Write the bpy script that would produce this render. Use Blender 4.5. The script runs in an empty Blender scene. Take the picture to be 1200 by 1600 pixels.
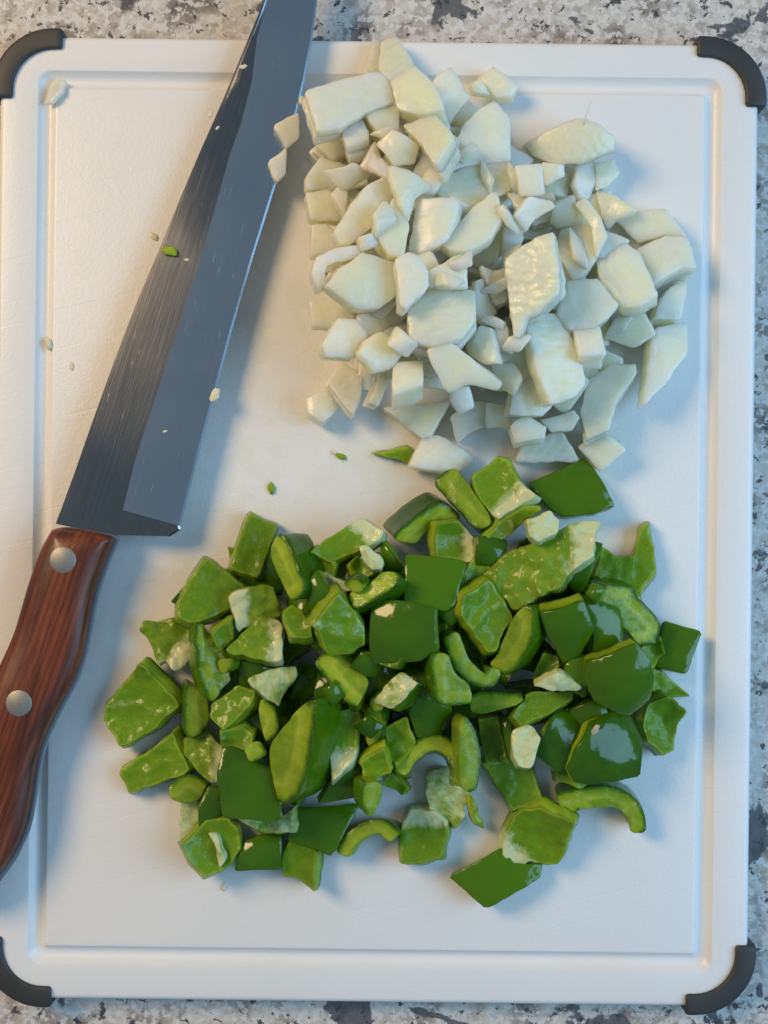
import bpy, bmesh, math, random
import numpy as np
from mathutils import Vector, noise
from mathutils.geometry import delaunay_2d_cdt

# ------------------------------------------------------------------ camera, world, lamps, exposure
S = 0.000236            # metres per photograph pixel on the board's top face
ZT = 0.0115             # height of the board's top face above the counter
D = 0.45                # camera distance above the board
HC = ZT + D
sc = bpy.context.scene
col = sc.collection
cam_d = bpy.data.cameras.new("camera"); cam = bpy.data.objects.new("camera", cam_d); col.objects.link(cam)
cam.location = (0, 0, HC); cam.rotation_euler = (0, 0, 0)
cam_d.sensor_fit = 'HORIZONTAL'; cam_d.sensor_width = 36.0; cam_d.lens = 36.0 * D / (1200 * S)
cam_d.clip_start = 0.01; cam_d.clip_end = 20
sc.camera = cam
sc.render.resolution_x = 768; sc.render.resolution_y = 1024

w = bpy.data.worlds.new("World"); sc.world = w; w.use_nodes = True
bg = w.node_tree.nodes['Background']
bg.inputs[0].default_value = (0.46, 0.66, 0.85, 1); bg.inputs[1].default_value = 0.27

def area_lamp(name, loc, target, size, power, color):
    l = bpy.data.lights.new(name, 'AREA'); l.shape = 'DISK' if name == 'warm_lamp' else 'RECTANGLE'
    l.size = size[0]; l.size_y = size[1]; l.energy = power; l.color = color
    o = bpy.data.objects.new(name, l); col.objects.link(o); o.location = loc
    o.rotation_euler = (Vector(target) - Vector(loc)).to_track_quat('-Z', 'Y').to_euler()
    return o
area_lamp('warm_lamp', (-0.82, 0.50, 0.89), (-0.03, 0.0, 0), (0.50, 0.50), 11.7, (1.0, 0.69, 0.37))
area_lamp('window_light', (0.86, -0.02, 0.66), (0, 0, 0), (0.8, 0.8), 9.6, (0.38, 0.67, 1.0))
sc.view_settings.view_transform = 'Standard'; sc.view_settings.look = 'None'
sc.view_settings.exposure = 0.06; sc.view_settings.gamma = 1.0; sc.view_settings.use_curve_mapping = False

R = random.Random(7)
mm = 0.001
# ------------------------------------------------------------------ helpers
def px(x, y, z=ZT):
    k = S * (HC - z) / D
    return ((x - 600) * k, (800 - y) * k)
def tag(o, label=None, cat=None, group=None, kind=None):
    if label: o['label'] = label
    if cat: o['category'] = cat
    if group: o['group'] = group
    if kind: o['kind'] = kind
    return o
def link(name, me, parent=None, loc=(0, 0, 0)):
    o = bpy.data.objects.new(name, me); col.objects.link(o); o.location = loc
    if parent: o.parent = parent
    return o
def empty(name, loc=(0, 0, 0)):
    o = bpy.data.objects.new(name, None); col.objects.link(o); o.location = loc
    o.empty_display_size = 0.01
    return o
def finish(me, ang=50):
    for p in me.polygons: p.use_smooth = True
    me.set_sharp_from_angle(angle=math.radians(ang))
def mesh_from(name, vs, fs, mats, idx=None, ang=50):
    me = bpy.data.meshes.new(name); me.from_pydata(vs, [], fs); me.update()
    for m in mats: me.materials.append(m)
    if idx is not None: me.polygons.foreach_set('material_index', idx)
    finish(me, ang)
    return me

# ------------------------------------------------------------------ materials
def new_mat(name):
    m = bpy.data.materials.new(name); m.use_nodes = True
    nt = m.node_tree; b = nt.nodes['Principled BSDF']
    return m, nt, b
def N(nt, t, **k):
    n = nt.nodes.new(t)
    for a, v in k.items(): setattr(n, a, v)
    return n
def setin(n, **k):
    for a, v in k.items(): n.inputs[a.replace('_', ' ')].default_value = v
def ramp(nt, src, stops, interp='LINEAR'):
    r = N(nt, 'ShaderNodeValToRGB'); r.color_ramp.interpolation = interp
    e = r.color_ramp.elements
    while len(e) < len(stops): e.new(0.5)
    for i, (p, c) in enumerate(stops):
        e[i].position = p; e[i].color = (*c, 1) if len(c) == 3 else c
    nt.links.new(src, r.inputs[0]); return r.outputs[0]
def noi(nt, vec, scale, detail=3, rough=0.5, dist=0.0):
    n = N(nt, 'ShaderNodeTexNoise'); setin(n, Scale=scale, Detail=detail, Roughness=rough, Distortion=dist)
    if vec is not None: nt.links.new(vec, n.inputs['Vector'])
    return n.outputs['Fac']
def mixc(nt, fac, a, b, mode='MIX'):
    n = N(nt, 'ShaderNodeMix', data_type='RGBA', blend_type=mode)
    for i, v in ((0, fac), (6, a), (7, b)):
        if isinstance(v, (float, int)): n.inputs[i].default_value = v
        elif isinstance(v, tuple): n.inputs[i].default_value = (*v, 1)
        else: nt.links.new(v, n.inputs[i])
    return n.outputs[2]
def mth(nt, op, a, b=None, clamp=False):
    n = N(nt, 'ShaderNodeMath', operation=op); n.use_clamp = clamp
    for i, v in enumerate((a, b)):
        if v is None: continue
        if isinstance(v, (float, int)): n.inputs[i].default_value = v
        else: nt.links.new(v, n.inputs[i])
    return n.outputs[0]
def bump(nt, h, strength, dist, prev=None):
    n = N(nt, 'ShaderNodeBump'); setin(n, Strength=strength, Distance=dist); nt.links.new(h, n.inputs['Height'])
    if prev: nt.links.new(prev, n.inputs['Normal'])
    return n.outputs[0]
def objvec(nt, jitter=True):
    tc = N(nt, 'ShaderNodeTexCoord'); 
    if not jitter: return tc.outputs['Object']
    oi = N(nt, 'ShaderNodeObjectInfo')
    vr = N(nt, 'ShaderNodeVectorRotate', rotation_type='EULER_XYZ')
    cx = N(nt, 'ShaderNodeCombineXYZ')
    for i, k in enumerate((3.1, 5.3, 6.28)):
        nt.links.new(mth(nt, 'MULTIPLY', oi.outputs['Random'], k), cx.inputs[i])
    nt.links.new(tc.outputs['Object'], vr.inputs['Vector']); nt.links.new(cx.outputs[0], vr.inputs['Rotation'])
    ad = N(nt, 'ShaderNodeVectorMath', operation='ADD'); nt.links.new(vr.outputs[0], ad.inputs[0])
    nt.links.new(oi.outputs['Random'], ad.inputs[1])
    return ad.outputs[0]

def aniso(nt, v, ang, sx, sy, sz=None):
    r = N(nt, 'ShaderNodeVectorRotate', rotation_type='Z_AXIS'); r.inputs['Angle'].default_value = -ang
    nt.links.new(v, r.inputs['Vector'])
    m = N(nt, 'ShaderNodeMapping'); m.inputs['Scale'].default_value = (sx, sy, sz if sz is not None else sy)
    nt.links.new(r.outputs[0], m.inputs[0]); return m.outputs[0]
def mat_board():
    m, nt, b = new_mat('white_plastic'); v = objvec(nt, False)
    n0 = noi(nt, v, 9, 3)
    c = ramp(nt, n0, [(0.3, (0.76, 0.755, 0.73)), (0.7, (0.80, 0.80, 0.785))])
    sm = noi(nt, v, 38, 4, 0.6)
    c = mixc(nt, ramp(nt, sm, [(0.60, (0, 0, 0)), (0.78, (0.35, 0.35, 0.35))]), c, (0.74, 0.74, 0.62))
    sp = N(nt, 'ShaderNodeVectorMath', operation='MULTIPLY'); sp.inputs[1].default_value = (8.0, 6.2, 0); nt.links.new(v, sp.inputs[0])
    ln_ = N(nt, 'ShaderNodeVectorMath', operation='LENGTH'); nt.links.new(sp.outputs[0], ln_.inputs[0])
    jz = mth(nt, 'MULTIPLY', ramp(nt, ln_.outputs['Value'], [(0.55, (1, 1, 1)), (1.0, (0, 0, 0))]), ramp(nt, noi(nt, v, 70, 4, 0.65, 0.8), [(0.50, (0, 0, 0)), (0.60, (1, 1, 1))]))
    c = mixc(nt, mth(nt, 'MULTIPLY', jz, 0.16), c, (0.66, 0.72, 0.46))
    nt.links.new(c, b.inputs['Base Color'])
    nt.links.new(mth(nt, 'SUBTRACT', 0.36, mth(nt, 'MULTIPLY', jz, 0.16)), b.inputs['Roughness']); b.inputs['Specular IOR Level'].default_value = 0.5
    b.inputs['Subsurface Weight'].default_value = 0.25; b.inputs['Subsurface Radius'].default_value = (1, 1, 1); b.inputs['Subsurface Scale'].default_value = 0.002
    h = noi(nt, v, 900, 3, 0.55, 0.6); h2 = noi(nt, v, 260, 2)
    nn = bump(nt, h, 0.5, 0.0002); nn = bump(nt, h2, 0.15, 0.0002, nn)
    # knife scratches
    sc_ = noi(nt, aniso(nt, v, 0.25, 14, 420, 1), 1.0, 2)
    nn = bump(nt, ramp(nt, sc_, [(0.64, (0, 0, 0)), (0.68, (1, 1, 1))]), 0.30, -0.00012, nn)
    nt.links.new(nn, b.inputs['Normal'])
    return m
def mat_rubber():
    m, nt, b = new_mat('grey_rubber'); v = objvec(nt, False)
    nt.links.new(ramp(nt, noi(nt, v, 60, 4), [(0.3, (0.030, 0.032, 0.031)), (0.7, (0.042, 0.044, 0.042))]), b.inputs['Base Color'])
    setin(b, Roughness=0.55); nt.links.new(bump(nt, noi(nt, v, 1500, 2), 0.25, 0.0001), b.inputs['Normal'])
    return m
def mat_granite():
    m, nt, b = new_mat('granite'); v = objvec(nt, False)
    big = noi(nt, v, 30, 4, 0.6, 0.6); mid = noi(nt, v, 48, 5, 0.65, 0.3); fine = noi(nt, v, 330, 3, 0.6); fine2 = noi(nt, v, 210, 4, 0.7, 0.3)
    c = ramp(nt, mid, [(0.30, (0.13, 0.11, 0.095)), (0.42, (0.33, 0.29, 0.25)), (0.52, (0.60, 0.57, 0.52)), (0.62, (0.44, 0.38, 0.31)), (0.74, (0.22, 0.19, 0.16))])
    c = mixc(nt, ramp(nt, fine, [(0.52, (0, 0, 0)), (0.56, (0.85, 0.85, 0.85))]), c, (0.66, 0.645, 0.61))
    c = mixc(nt, ramp(nt, fine2, [(0.38, (0.95, 0.95, 0.95)), (0.41, (0, 0, 0))]), c, (0.060, 0.060, 0.068))
    vein = mth(nt, 'ADD', mth(nt, 'MULTIPLY', ramp(nt, big, [(0.50, (0, 0, 0)), (0.62, (1, 1, 1))]), 0.55), mth(nt, 'MULTIPLY', noi(nt, v, 240, 4, 0.7), 0.6))
    c = mixc(nt, ramp(nt, vein, [(0.66, (0, 0, 0)), (0.74, (0.85, 0.85, 0.85))]), c, (0.050, 0.055, 0.066))
    nt.links.new(c, b.inputs['Base Color']); setin(b, Roughness=0.28)
    return m
def translucent(nt, b, col_, fac, nrm):
    t = N(nt, 'ShaderNodeBsdfTranslucent'); mx = N(nt, 'ShaderNodeMixShader'); mx.inputs[0].default_value = fac
    if isinstance(col_, tuple): t.inputs['Color'].default_value = (*col_, 1)
    else: nt.links.new(col_, t.inputs['Color'])
    nt.links.new(b.outputs[0], mx.inputs[1]); nt.links.new(t.outputs[0], mx.inputs[2])
    nt.links.new(mx.outputs[0], nt.nodes['Material Output'].inputs['Surface'])
def mat_onion():
    m, nt, b = new_mat('onion_flesh'); v = objvec(nt)
    oi = N(nt, 'ShaderNodeObjectInfo')
    c = ramp(nt, noi(nt, v, 120, 3), [(0.3, (0.985, 0.95, 0.74)), (0.55, (0.99, 0.97, 0.82)), (0.75, (0.98, 0.96, 0.74))])
    c = mixc(nt, ramp(nt, oi.outputs['Random'], [(0.1, (0, 0, 0)), (0.9, (0.7, 0.7, 0.7))]), c, (0.97, 0.90, 0.62))
    wv = N(nt, 'ShaderNodeTexWave', wave_type='BANDS'); setin(wv, Scale=110.0, Distortion=5.0, Detail=2.0)
    wv.inputs['Detail Scale'].default_value = 1.5; nt.links.new(v, wv.inputs['Vector'])
    at = N(nt, 'ShaderNodeAttribute', attribute_name='pith')
    ln = ramp(nt, wv.outputs['Fac'], [(0.0, (1, 1, 1)), (0.10, (0, 0, 0))])
    st = mth(nt, 'MULTIPLY', wv.outputs['Fac'], mth(nt, 'ADD', mth(nt, 'MULTIPLY', at.outputs['Fac'], 0.22), 0.02))
    c = mixc(nt, st, c, (0.74, 0.71, 0.45))
    fb = noi(nt, aniso(nt, v, 0.4, 35, 520), 1.0, 3, 0.6)
    c = mixc(nt, ramp(nt, fb, [(0.38, (0.32, 0.32, 0.32)), (0.54, (0, 0, 0))]), c, (0.90, 0.88, 0.64))
    nt.links.new(c, b.inputs['Base Color'])
    b.inputs['Subsurface Weight'].default_value = 1.0; b.inputs['Subsurface Radius'].default_value = (1.0, 0.82, 0.45); b.inputs['Subsurface Scale'].default_value = 0.008
    nt.links.new(ramp(nt, noi(nt, v, 90, 2), [(0.35, (0.20, 0.20, 0.20)), (0.65, (0.38, 0.38, 0.38))]), b.inputs['Roughness'])
    nn = bump(nt, ln, 0.12, -0.0002); nn = bump(nt, fb, 0.5, 0.0005, nn); nn = bump(nt, noi(nt, v, 1500, 2), 0.25, 0.0002, nn)
    nn = bump(nt, noi(nt, v, 220, 2), 0.2, 0.0005, nn)
    nt.links.new(nn, b.inputs['Normal'])
    translucent(nt, b, (1.0, 0.93, 0.62), 0.20, nn)
    return m
def mat_skin():
    m, nt, b = new_mat('pepper_skin'); v = objvec(nt)
    oi = N(nt, 'ShaderNodeObjectInfo')
    c = mixc(nt, oi.outputs['Random'], (0.017, 0.070, 0.002), (0.078, 0.190, 0.002))
    c = mixc(nt, ramp(nt, noi(nt, v, 70, 3), [(0.35, (0, 0, 0)), (0.75, (0.7, 0.7, 0.7))]), c, (0.065, 0.165, 0.003))
    nt.links.new(c, b.inputs['Base Color']); setin(b, Roughness=0.13); b.inputs['Specular IOR Level'].default_value = 0.4
    b.inputs['Coat Weight'].default_value = 0.0; b.inputs['Coat Roughness'].default_value = 0.08
    b.inputs['Subsurface Weight'].default_value = 0.1; b.inputs['Subsurface Scale'].default_value = 0.0015
    nn = bump(nt, noi(nt, v, 110, 3), 0.35, 0.0010); nn = bump(nt, noi(nt, v, 1500, 2), 0.1, 0.0001, nn)
    nt.links.new(nn, b.inputs['Normal'])
    return m
def mat_flesh():
    m, nt, b = new_mat('pepper_flesh'); v = objvec(nt)
    oi = N(nt, 'ShaderNodeObjectInfo')
    dp = N(nt, 'ShaderNodeAttribute', attribute_name='depth').outputs['Fac']
    pi = N(nt, 'ShaderNodeAttribute', attribute_name='pith').outputs['Fac']
    d2 = mth(nt, 'ADD', dp, mth(nt, 'MULTIPLY', mth(nt, 'SUBTRACT', noi(nt, v, 260, 3), 0.5), 0.22))
    c = ramp(nt, d2, [(0.03, (0.016, 0.070, 0.002)), (0.12, (0.060, 0.160, 0.003)), (0.28, (0.34, 0.50, 0.018)), (0.75, (0.50, 0.62, 0.06)), (0.96, (0.195, 0.365, 0.012))])
    c = mixc(nt, mth(nt, 'MULTIPLY', oi.outputs['Random'], 0.4), c, (0.080, 0.185, 0.004))
    c = mixc(nt, ramp(nt, noi(nt, v, 95, 3, 0.6), [(0.36, (0.26, 0.26, 0.26)), (0.62, (0, 0, 0))]), c, (0.070, 0.165, 0.004))
    c = mixc(nt, ramp(nt, noi(nt, v, 1300, 3, 0.7), [(0.56, (0, 0, 0)), (0.74, (0.5, 0.5, 0.5))]), c, (0.40, 0.48, 0.05))
    n3 = noi(nt, v, 150, 4, 0.6)
    fib = noi(nt, aniso(nt, v, 0.7, 60, 420), 1.0, 3, 0.6)
    pz = mth(nt, 'ADD', pi, mth(nt, 'ADD', mth(nt, 'MULTIPLY', mth(nt, 'SUBTRACT', n3, 0.5), 1.1), mth(nt, 'MULTIPLY', mth(nt, 'SUBTRACT', fib, 0.5), 0.9)))
    pm = mth(nt, 'MULTIPLY', ramp(nt, pz, [(0.34, (0, 0, 0)), (0.85, (0.95, 0.95, 0.95))]), ramp(nt, pi, [(0.02, (0, 0, 0)), (0.15, (1, 1, 1))]), True)
    c = mixc(nt, ramp(nt, fib, [(0.40, (0.16, 0.16, 0.16)), (0.58, (0, 0, 0))]), c, (0.085, 0.19, 0.004))
    c = mixc(nt, pm, c, (0.70, 0.75, 0.42))
    nt.links.new(c, b.inputs['Base Color'])
    b.inputs['Subsurface Weight'].default_value = 0.22; b.inputs['Subsurface Radius'].default_value = (0.6, 1.0, 0.2); b.inputs['Subsurface Scale'].default_value = 0.0022
    setin(b, Roughness=0.19); b.inputs['Specular IOR Level'].default_value = 0.30
    vo = N(nt, 'ShaderNodeTexVoronoi'); setin(vo, Scale=1900.0); nt.links.new(v, vo.inputs['Vector'])
    nn = bump(nt, ramp(nt, noi(nt, v, 1500, 2, 0.6), [(0.54, (0, 0, 0)), (0.68, (1, 1, 1))]), 0.32, 0.0003); nn = bump(nt, fib, 0.3, 0.0004, nn); nn = bump(nt, noi(nt, v, 230, 2), 0.25, 0.0007, nn)
    nt.links.new(nn, b.inputs['Normal'])
    translucent(nt, b, c, 0.14, nn)
    return m
def mat_steel(name, rough, base, rot, strength, worn=False, streak=0.14):
    m, nt, b = new_mat(name); v = objvec(nt, False)
    g = noi(nt, aniso(nt, v, rot, 30, 2200, 10), 1.0, 4, 0.7)
    g2 = noi(nt, aniso(nt, v, rot + 0.06, 70, 1300, 10), 1.0, 2, 0.5)
    setin(b, Metallic=1.0)
    scr = ramp(nt, g2, [(0.70, (0, 0, 0)), (0.74, (1, 1, 1))])
    c = mixc(nt, scr, base, tuple(min(1, x * 1.25) for x in base)); nt.links.new(c, b.inputs['Base Color'])
    r = mth(nt, 'ADD', mth(nt, 'MULTIPLY', ramp(nt, g, [(0.45, (0, 0, 0)), (0.75, (1, 1, 1))]), streak), rough)
    sm = noi(nt, v, 45, 3)
    r = mth(nt, 'ADD', r, mth(nt, 'MULTIPLY', sm, 0.08))
    if worn:
        sx = N(nt, 'ShaderNodeSeparateXYZ'); nt.links.new(aniso(nt, v, rot, 1, 1), sx.inputs[0])
        wz = mth(nt, 'ADD', sx.outputs[0], mth(nt, 'MULTIPLY', mth(nt, 'SUBTRACT', noi(nt, v, 30, 3), 0.5), 0.05))
        wm = ramp(nt, mth(nt, 'MULTIPLY', wz, 4.0), [(0.38, (0, 0, 0)), (0.56, (0.8, 0.8, 0.8)), (0.72, (1, 1, 1)), (0.86, (0, 0, 0))])
        r = mth(nt, 'ADD', r, mth(nt, 'MULTIPLY', wm, mth(nt, 'ADD', mth(nt, 'MULTIPLY', g, 0.24), 0.06)))
    nt.links.new(r, b.inputs['Roughness'])
    nn = bump(nt, g, strength, 0.00006); nn = bump(nt, scr, 0.25, 0.00004, nn); nt.links.new(nn, b.inputs['Normal'])
    return m
def mat_wood():
    m, nt, b = new_mat('rosewood'); v = objvec(nt, False)
    mo = aniso(nt, v, 1.24, 16, 150)
    g = noi(nt, mo, 1.0, 5, 0.62, 0.8)
    f = noi(nt, aniso(nt, v, 1.24, 60, 1700), 1.0, 3, 0.6)
    wv = N(nt, 'ShaderNodeTexWave', wave_type='BANDS', bands_direction='Y'); setin(wv, Scale=0.9, Distortion=4.0, Detail=3.0); nt.links.new(mo, wv.inputs['Vector'])
    c = ramp(nt, g, [(0.28, (0.024, 0.007, 0.004)), (0.43, (0.120, 0.027, 0.009)), (0.60, (0.235, 0.055, 0.017)), (0.8, (0.080, 0.018, 0.007))])
    c = mixc(nt, mth(nt, 'MULTIPLY', ramp(nt, wv.outputs['Fac'], [(0.55, (0, 0, 0)), (0.95, (1, 1, 1))]), 0.45), c, (0.040, 0.012, 0.006))
    c = mixc(nt, ramp(nt, f, [(0.56, (0, 0, 0)), (0.68, (0.75, 0.75, 0.75))]), c, (0.022, 0.008, 0.005))
    nt.links.new(c, b.inputs['Base Color']); setin(b, Roughness=0.36); b.inputs['Coat Weight'].default_value = 0.15; b.inputs['Coat Roughness'].default_value = 0.2
    nt.links.new(bump(nt, f, 0.25, 0.00015), b.inputs['Normal'])
    return m
def mat_plain(name, c, rough=0.4, metal=0.0, bs=800):
    m, nt, b = new_mat(name); v = objvec(nt, False)
    nt.links.new(ramp(nt, noi(nt, v, bs, 3), [(0.3, tuple(x * 0.8 for x in c)), (0.7, c)]), b.inputs['Base Color'])
    setin(b, Roughness=rough, Metallic=metal); nt.links.new(bump(nt, noi(nt, v, bs * 2, 2), 0.2, 0.0001), b.inputs['Normal'])
    return m
M = dict(board=mat_board(), rubber=mat_rubber(), granite=mat_granite(), onion=mat_onion(), skin=mat_skin(), flesh=mat_flesh(),
         steel=mat_steel('polished_steel', 0.12, (0.27, 0.272, 0.275), 1.26, 0.3, True, 0.10), bevel=mat_steel('ground_steel', 0.19, (0.47, 0.55, 0.63), 1.28, 0.012, False, 0.03),
         wood=mat_wood(), rivet=mat_plain('rivet_steel', (0.34, 0.335, 0.31), 0.5, 0.7, 1500), crumb=mat_plain('crumb_flesh', (0.80, 0.76, 0.52), 0.4), scar=mat_plain('dry_scar', (0.50, 0.40, 0.26), 0.8))

# ------------------------------------------------------------------ the setting: granite counter
def box(x0, x1, y0, y1, z0, z1):
    vs = [(x, y, z) for z in (z0, z1) for y in (y0, y1) for x in (x0, x1)]
    return vs, [(0, 2, 3, 1), (4, 5, 7, 6), (0, 1, 5, 4), (2, 6, 7, 3), (0, 4, 6, 2), (1, 3, 7, 5)]
vs, fs = box(-0.45, 0.45, -0.45, 0.45, -0.03, 0.0)
tag(link('countertop', mesh_from('countertop', vs, fs, [M['granite']])), 'speckled beige and dark granite countertop under the white cutting board', 'countertop', kind='structure')

# ------------------------------------------------------------------ cutting board
BROT = -math.radians(0.69)
bcx, bcy = px(584.5, 815)
board = empty('cutting_board', (bcx, bcy, 0)); board.rotation_euler.z = BROT
tag(board, 'white plastic cutting board with juice groove and dark grey rubber corners', 'cutting board')
BW, BH = 1187 * S / 2, 1506 * S / 2
def rrect(hx, hy, r, z, n=10, off=(0, 0), per=14):
    pts = []
    for cx_, cy_, a0 in ((hx - r, hy - r, 0), (-hx + r, hy - r, 90), (-hx + r, -hy + r, 180), (hx - r, -hy + r, 270)):
        for i in range(n + 1):
            a = math.radians(a0 + 90 * i / n)
            pts.append((cx_ + r * math.cos(a) + off[0], cy_ + r * math.sin(a) + off[1], z))
    return pts
BT, BB = ZT, 0.0018
ghx, ghy = 1011.5 * S / 2, 1338 * S / 2          # inner panel half size
gcx, gcy = px(586, 813.8); ca, sa = math.cos(-BROT), math.sin(-BROT)
gdx, gdy = gcx - bcx, gcy - bcy
go = (gdx * ca - gdy * sa, gdx * sa + gdy * ca)
rings = []
rings.append(rrect(BW - 0.003, BH - 0.003, 0.017, BB))
rings.append(rrect(BW - 0.0008, BH - 0.0008, 0.0192, BB + 0.0008))
rings.append(rrect(BW, BH, 0.020, BB + 0.003))
for a in range(0, 91, 18):
    t = math.radians(a); e = 0.0022
    rings.append(rrect(BW - e * (1 - math.cos(t)), BH - e * (1 - math.cos(t)), 0.020 - e * (1 - math.cos(t)), BT - e + e * math.sin(t)))
gw, gd = 0.0068, 0.0026
for u, dz in ((1.06, 0), (1.0, 0.0001), (0.95, 0.0005), (0.85, 0.0013), (0.72, 0.0021), (0.58, gd), (0.42, gd), (0.30, 0.0023), (0.18, 0.0015), (0.08, 0.0006), (0.02, 0.0001), (-0.05, 0)):
    e = gw * u
    rings.append(rrect(ghx + e, ghy + e, 0.0012 + max(0.0, e) * 0.55, BT - dz, off=go))
vs = [p for r in rings for p in r]; n = len(rings[0]); fs = []
for i in range(len(rings) - 1):
    for j in range(n):
        k = (j + 1) % n
        fs.append((i * n + j, i * n + k, (i + 1) * n + k, (i + 1) * n + j))
fs.append(tuple(range((len(rings) - 1) * n, len(rings) * n))); fs.append(tuple(reversed(range(n))))
link('board_slab', mesh_from('board_slab', vs, fs, [M['board']], ang=35), board)
# rubber corner grips: a C channel swept round each corner
def grip():
    path = []
    r0 = 0.020; la = 0.0020
    path.append((BW - r0 - la, BH, 0, 1)); path.append((BW - r0 - la * 0.5, BH, 0, 1))
    for i in range(11):
        a = math.radians(90 - 9 * i)
        path.append((BW - r0 + r0 * math.cos(a), BH - r0 + r0 * math.sin(a), math.cos(a), math.sin(a)))
    path.append((BW, BH - r0 - la * 0.5, 1, 0)); path.append((BW, BH - r0 - la, 1, 0))
    top = BT + 0.0016; o_, i_ = 0.0029, -0.0051
    prof = [(i_, BT + 0.0001), (i_, top - 0.0007), (i_ + 0.0003, top - 0.0002), (i_ + 0.0010, top), (o_ - 0.0018, top), (o_ - 0.0008, top - 0.0004), (o_ - 0.0002, top - 0.0012), (o_, top - 0.003),
            (o_, 0.0012), (o_ - 0.0010, 0.0), (i_ + 0.0005, 0.0), (i_, 0.0005), (i_, BB - 0.0001), (0.0002, BB - 0.0001), (0.0002, BT + 0.0001)]
    vs, fs = [], []; n = len(prof); m = len(path)
    # rounded ends: first and last sections shrink a little
    secs = []
    for q, (x, y, nx, ny) in enumerate(path):
        secs.append((x, y, nx, ny, 1.0))
    def endsec(p, tx, ty):
        x, y, nx, ny = p
        return [(x + tx * 0.0008, y + ty * 0.0008, nx, ny, 0.93), (x + tx * 0.0012, y + ty * 0.0012, nx, ny, 0.80)]
    a = endsec(path[0], -1, 0); b = endsec(path[-1], 0, -1)
    secs = [a[1], a[0]] + secs + b
    cz, co = (top) / 2, (o_ + i_) / 2
    for (x, y, nx, ny, s) in secs:
        for (o2, z) in prof:
            oo = co + (o2 - co) * s if o2 != 0.0002 else o2
            zz = cz + (z - cz) * (1 - (1 - s) * 0.35) if (z > BT + 0.0003 or z < 0.001) else z
            vs.append((x + nx * oo, y + ny * oo, zz))
    for i in range(len(secs) - 1):
        for j in range(n):
            k = (j + 1) % n
            fs.append((i * n + j, i * n + k, (i + 1) * n + k, (i + 1) * n + j))
    fs.append(tuple(reversed(range(n)))); fs.append(tuple(range((len(secs) - 1) * n, len(secs) * n)))
    return vs, fs
gv, gf = grip()
for sx, sy in ((1, 1), (-1, 1), (-1, -1), (1, -1)):
    v2 = [(x * sx, y * sy, z) for x, y, z in gv]
    f2 = gf if sx * sy > 0 else [tuple(reversed(f)) for f in gf]
    link('corner_grip', mesh_from('corner_grip', v2, f2, [M['rubber']], ang=55), board)

# ------------------------------------------------------------------ generic traced chunk
DIRS = dict(N=90, NE=45, E=0, SE=-45, S=-90, SW=-135, W=180, NW=135)
def inside(poly, pts):
    x, y = pts[:, 0], pts[:, 1]; r = np.zeros(len(pts), bool); n = len(poly)
    for i in range(n):
        x1, y1 = poly[i]; x2, y2 = poly[(i + 1) % n]
        c = ((y1 > y) != (y2 > y)) & (x < (x2 - x1) * (y - y1) / (y2 - y1 + 1e-15) + x1)
        r ^= c
    return r
def dist_to(poly, pts, closed=True):
    d = np.full(len(pts), 1e9); n = len(poly)
    for i in range(n if closed else n - 1):
        a = np.array(poly[i]); b = np.array(poly[(i + 1) % n]); ab = b - a
        t = np.clip(((pts - a) @ ab) / (ab @ ab + 1e-15), 0, 1)
        d = np.minimum(d, np.linalg.norm(pts - (a + t[:, None] * ab), axis=1))
    return d
def chaikin(poly, r, it):
    for _ in range(it):
        out = []
        for i in range(len(poly)):
            a = poly[i]; b = poly[(i + 1) % len(poly)]
            out.append(a + (b - a) * r); out.append(b + (a - b) * r)
        poly = np.array(out)
    return poly
def resample(poly, step):
    out = []
    for i in range(len(poly)):
        a, b = poly[i], poly[(i + 1) % len(poly)]
        k = max(1, int(round(np.linalg.norm(b - a) / step)))
        for j in range(k): out.append(a + (b - a) * j / k)
    return np.array(out)
def inset(poly, d):
    n = len(poly); out = []
    for i in range(n):
        p0, p1, p2 = poly[i - 1], poly[i], poly[(i + 1) % n]
        t1 = (p1 - p0) / (np.linalg.norm(p1 - p0) + 1e-12); t2 = (p2 - p1) / (np.linalg.norm(p2 - p1) + 1e-12)
        nn = np.array([-(t1 + t2)[1], (t1 + t2)[0]]); l = np.linalg.norm(nn)
        out.append(p1 + nn / l * d if l > 1e-6 else p1)
    return np.array(out)
def signed_area(p): return 0.5 * np.sum(p[:, 0] * np.roll(p[:, 1], -1) - np.roll(p[:, 0], -1) * p[:, 1])
def bez_strip(cl, wd):
    cl = np.array(cl, float); n = len(cl); L, Rr = [], []
    for i in range(n):
        t = cl[min(i + 1, n - 1)] - cl[max(i - 1, 0)]; t /= np.linalg.norm(t); nn = np.array([-t[1], t[0]])
        wi = wd if not isinstance(wd, (list, tuple)) else wd[0] + (wd[1] - wd[0]) * i / (n - 1)
        L.append(cl[i] + nn * wi / 2); Rr.append(cl[i] - nn * wi / 2)
    return np.array(L + Rr[::-1])

CELL = 0.0012; GN = 340
HM = np.full((GN, GN), ZT)
def hm_idx(xy): return np.clip(((xy + GN * CELL / 2) / CELL).astype(int), 0, GN - 1)

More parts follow.
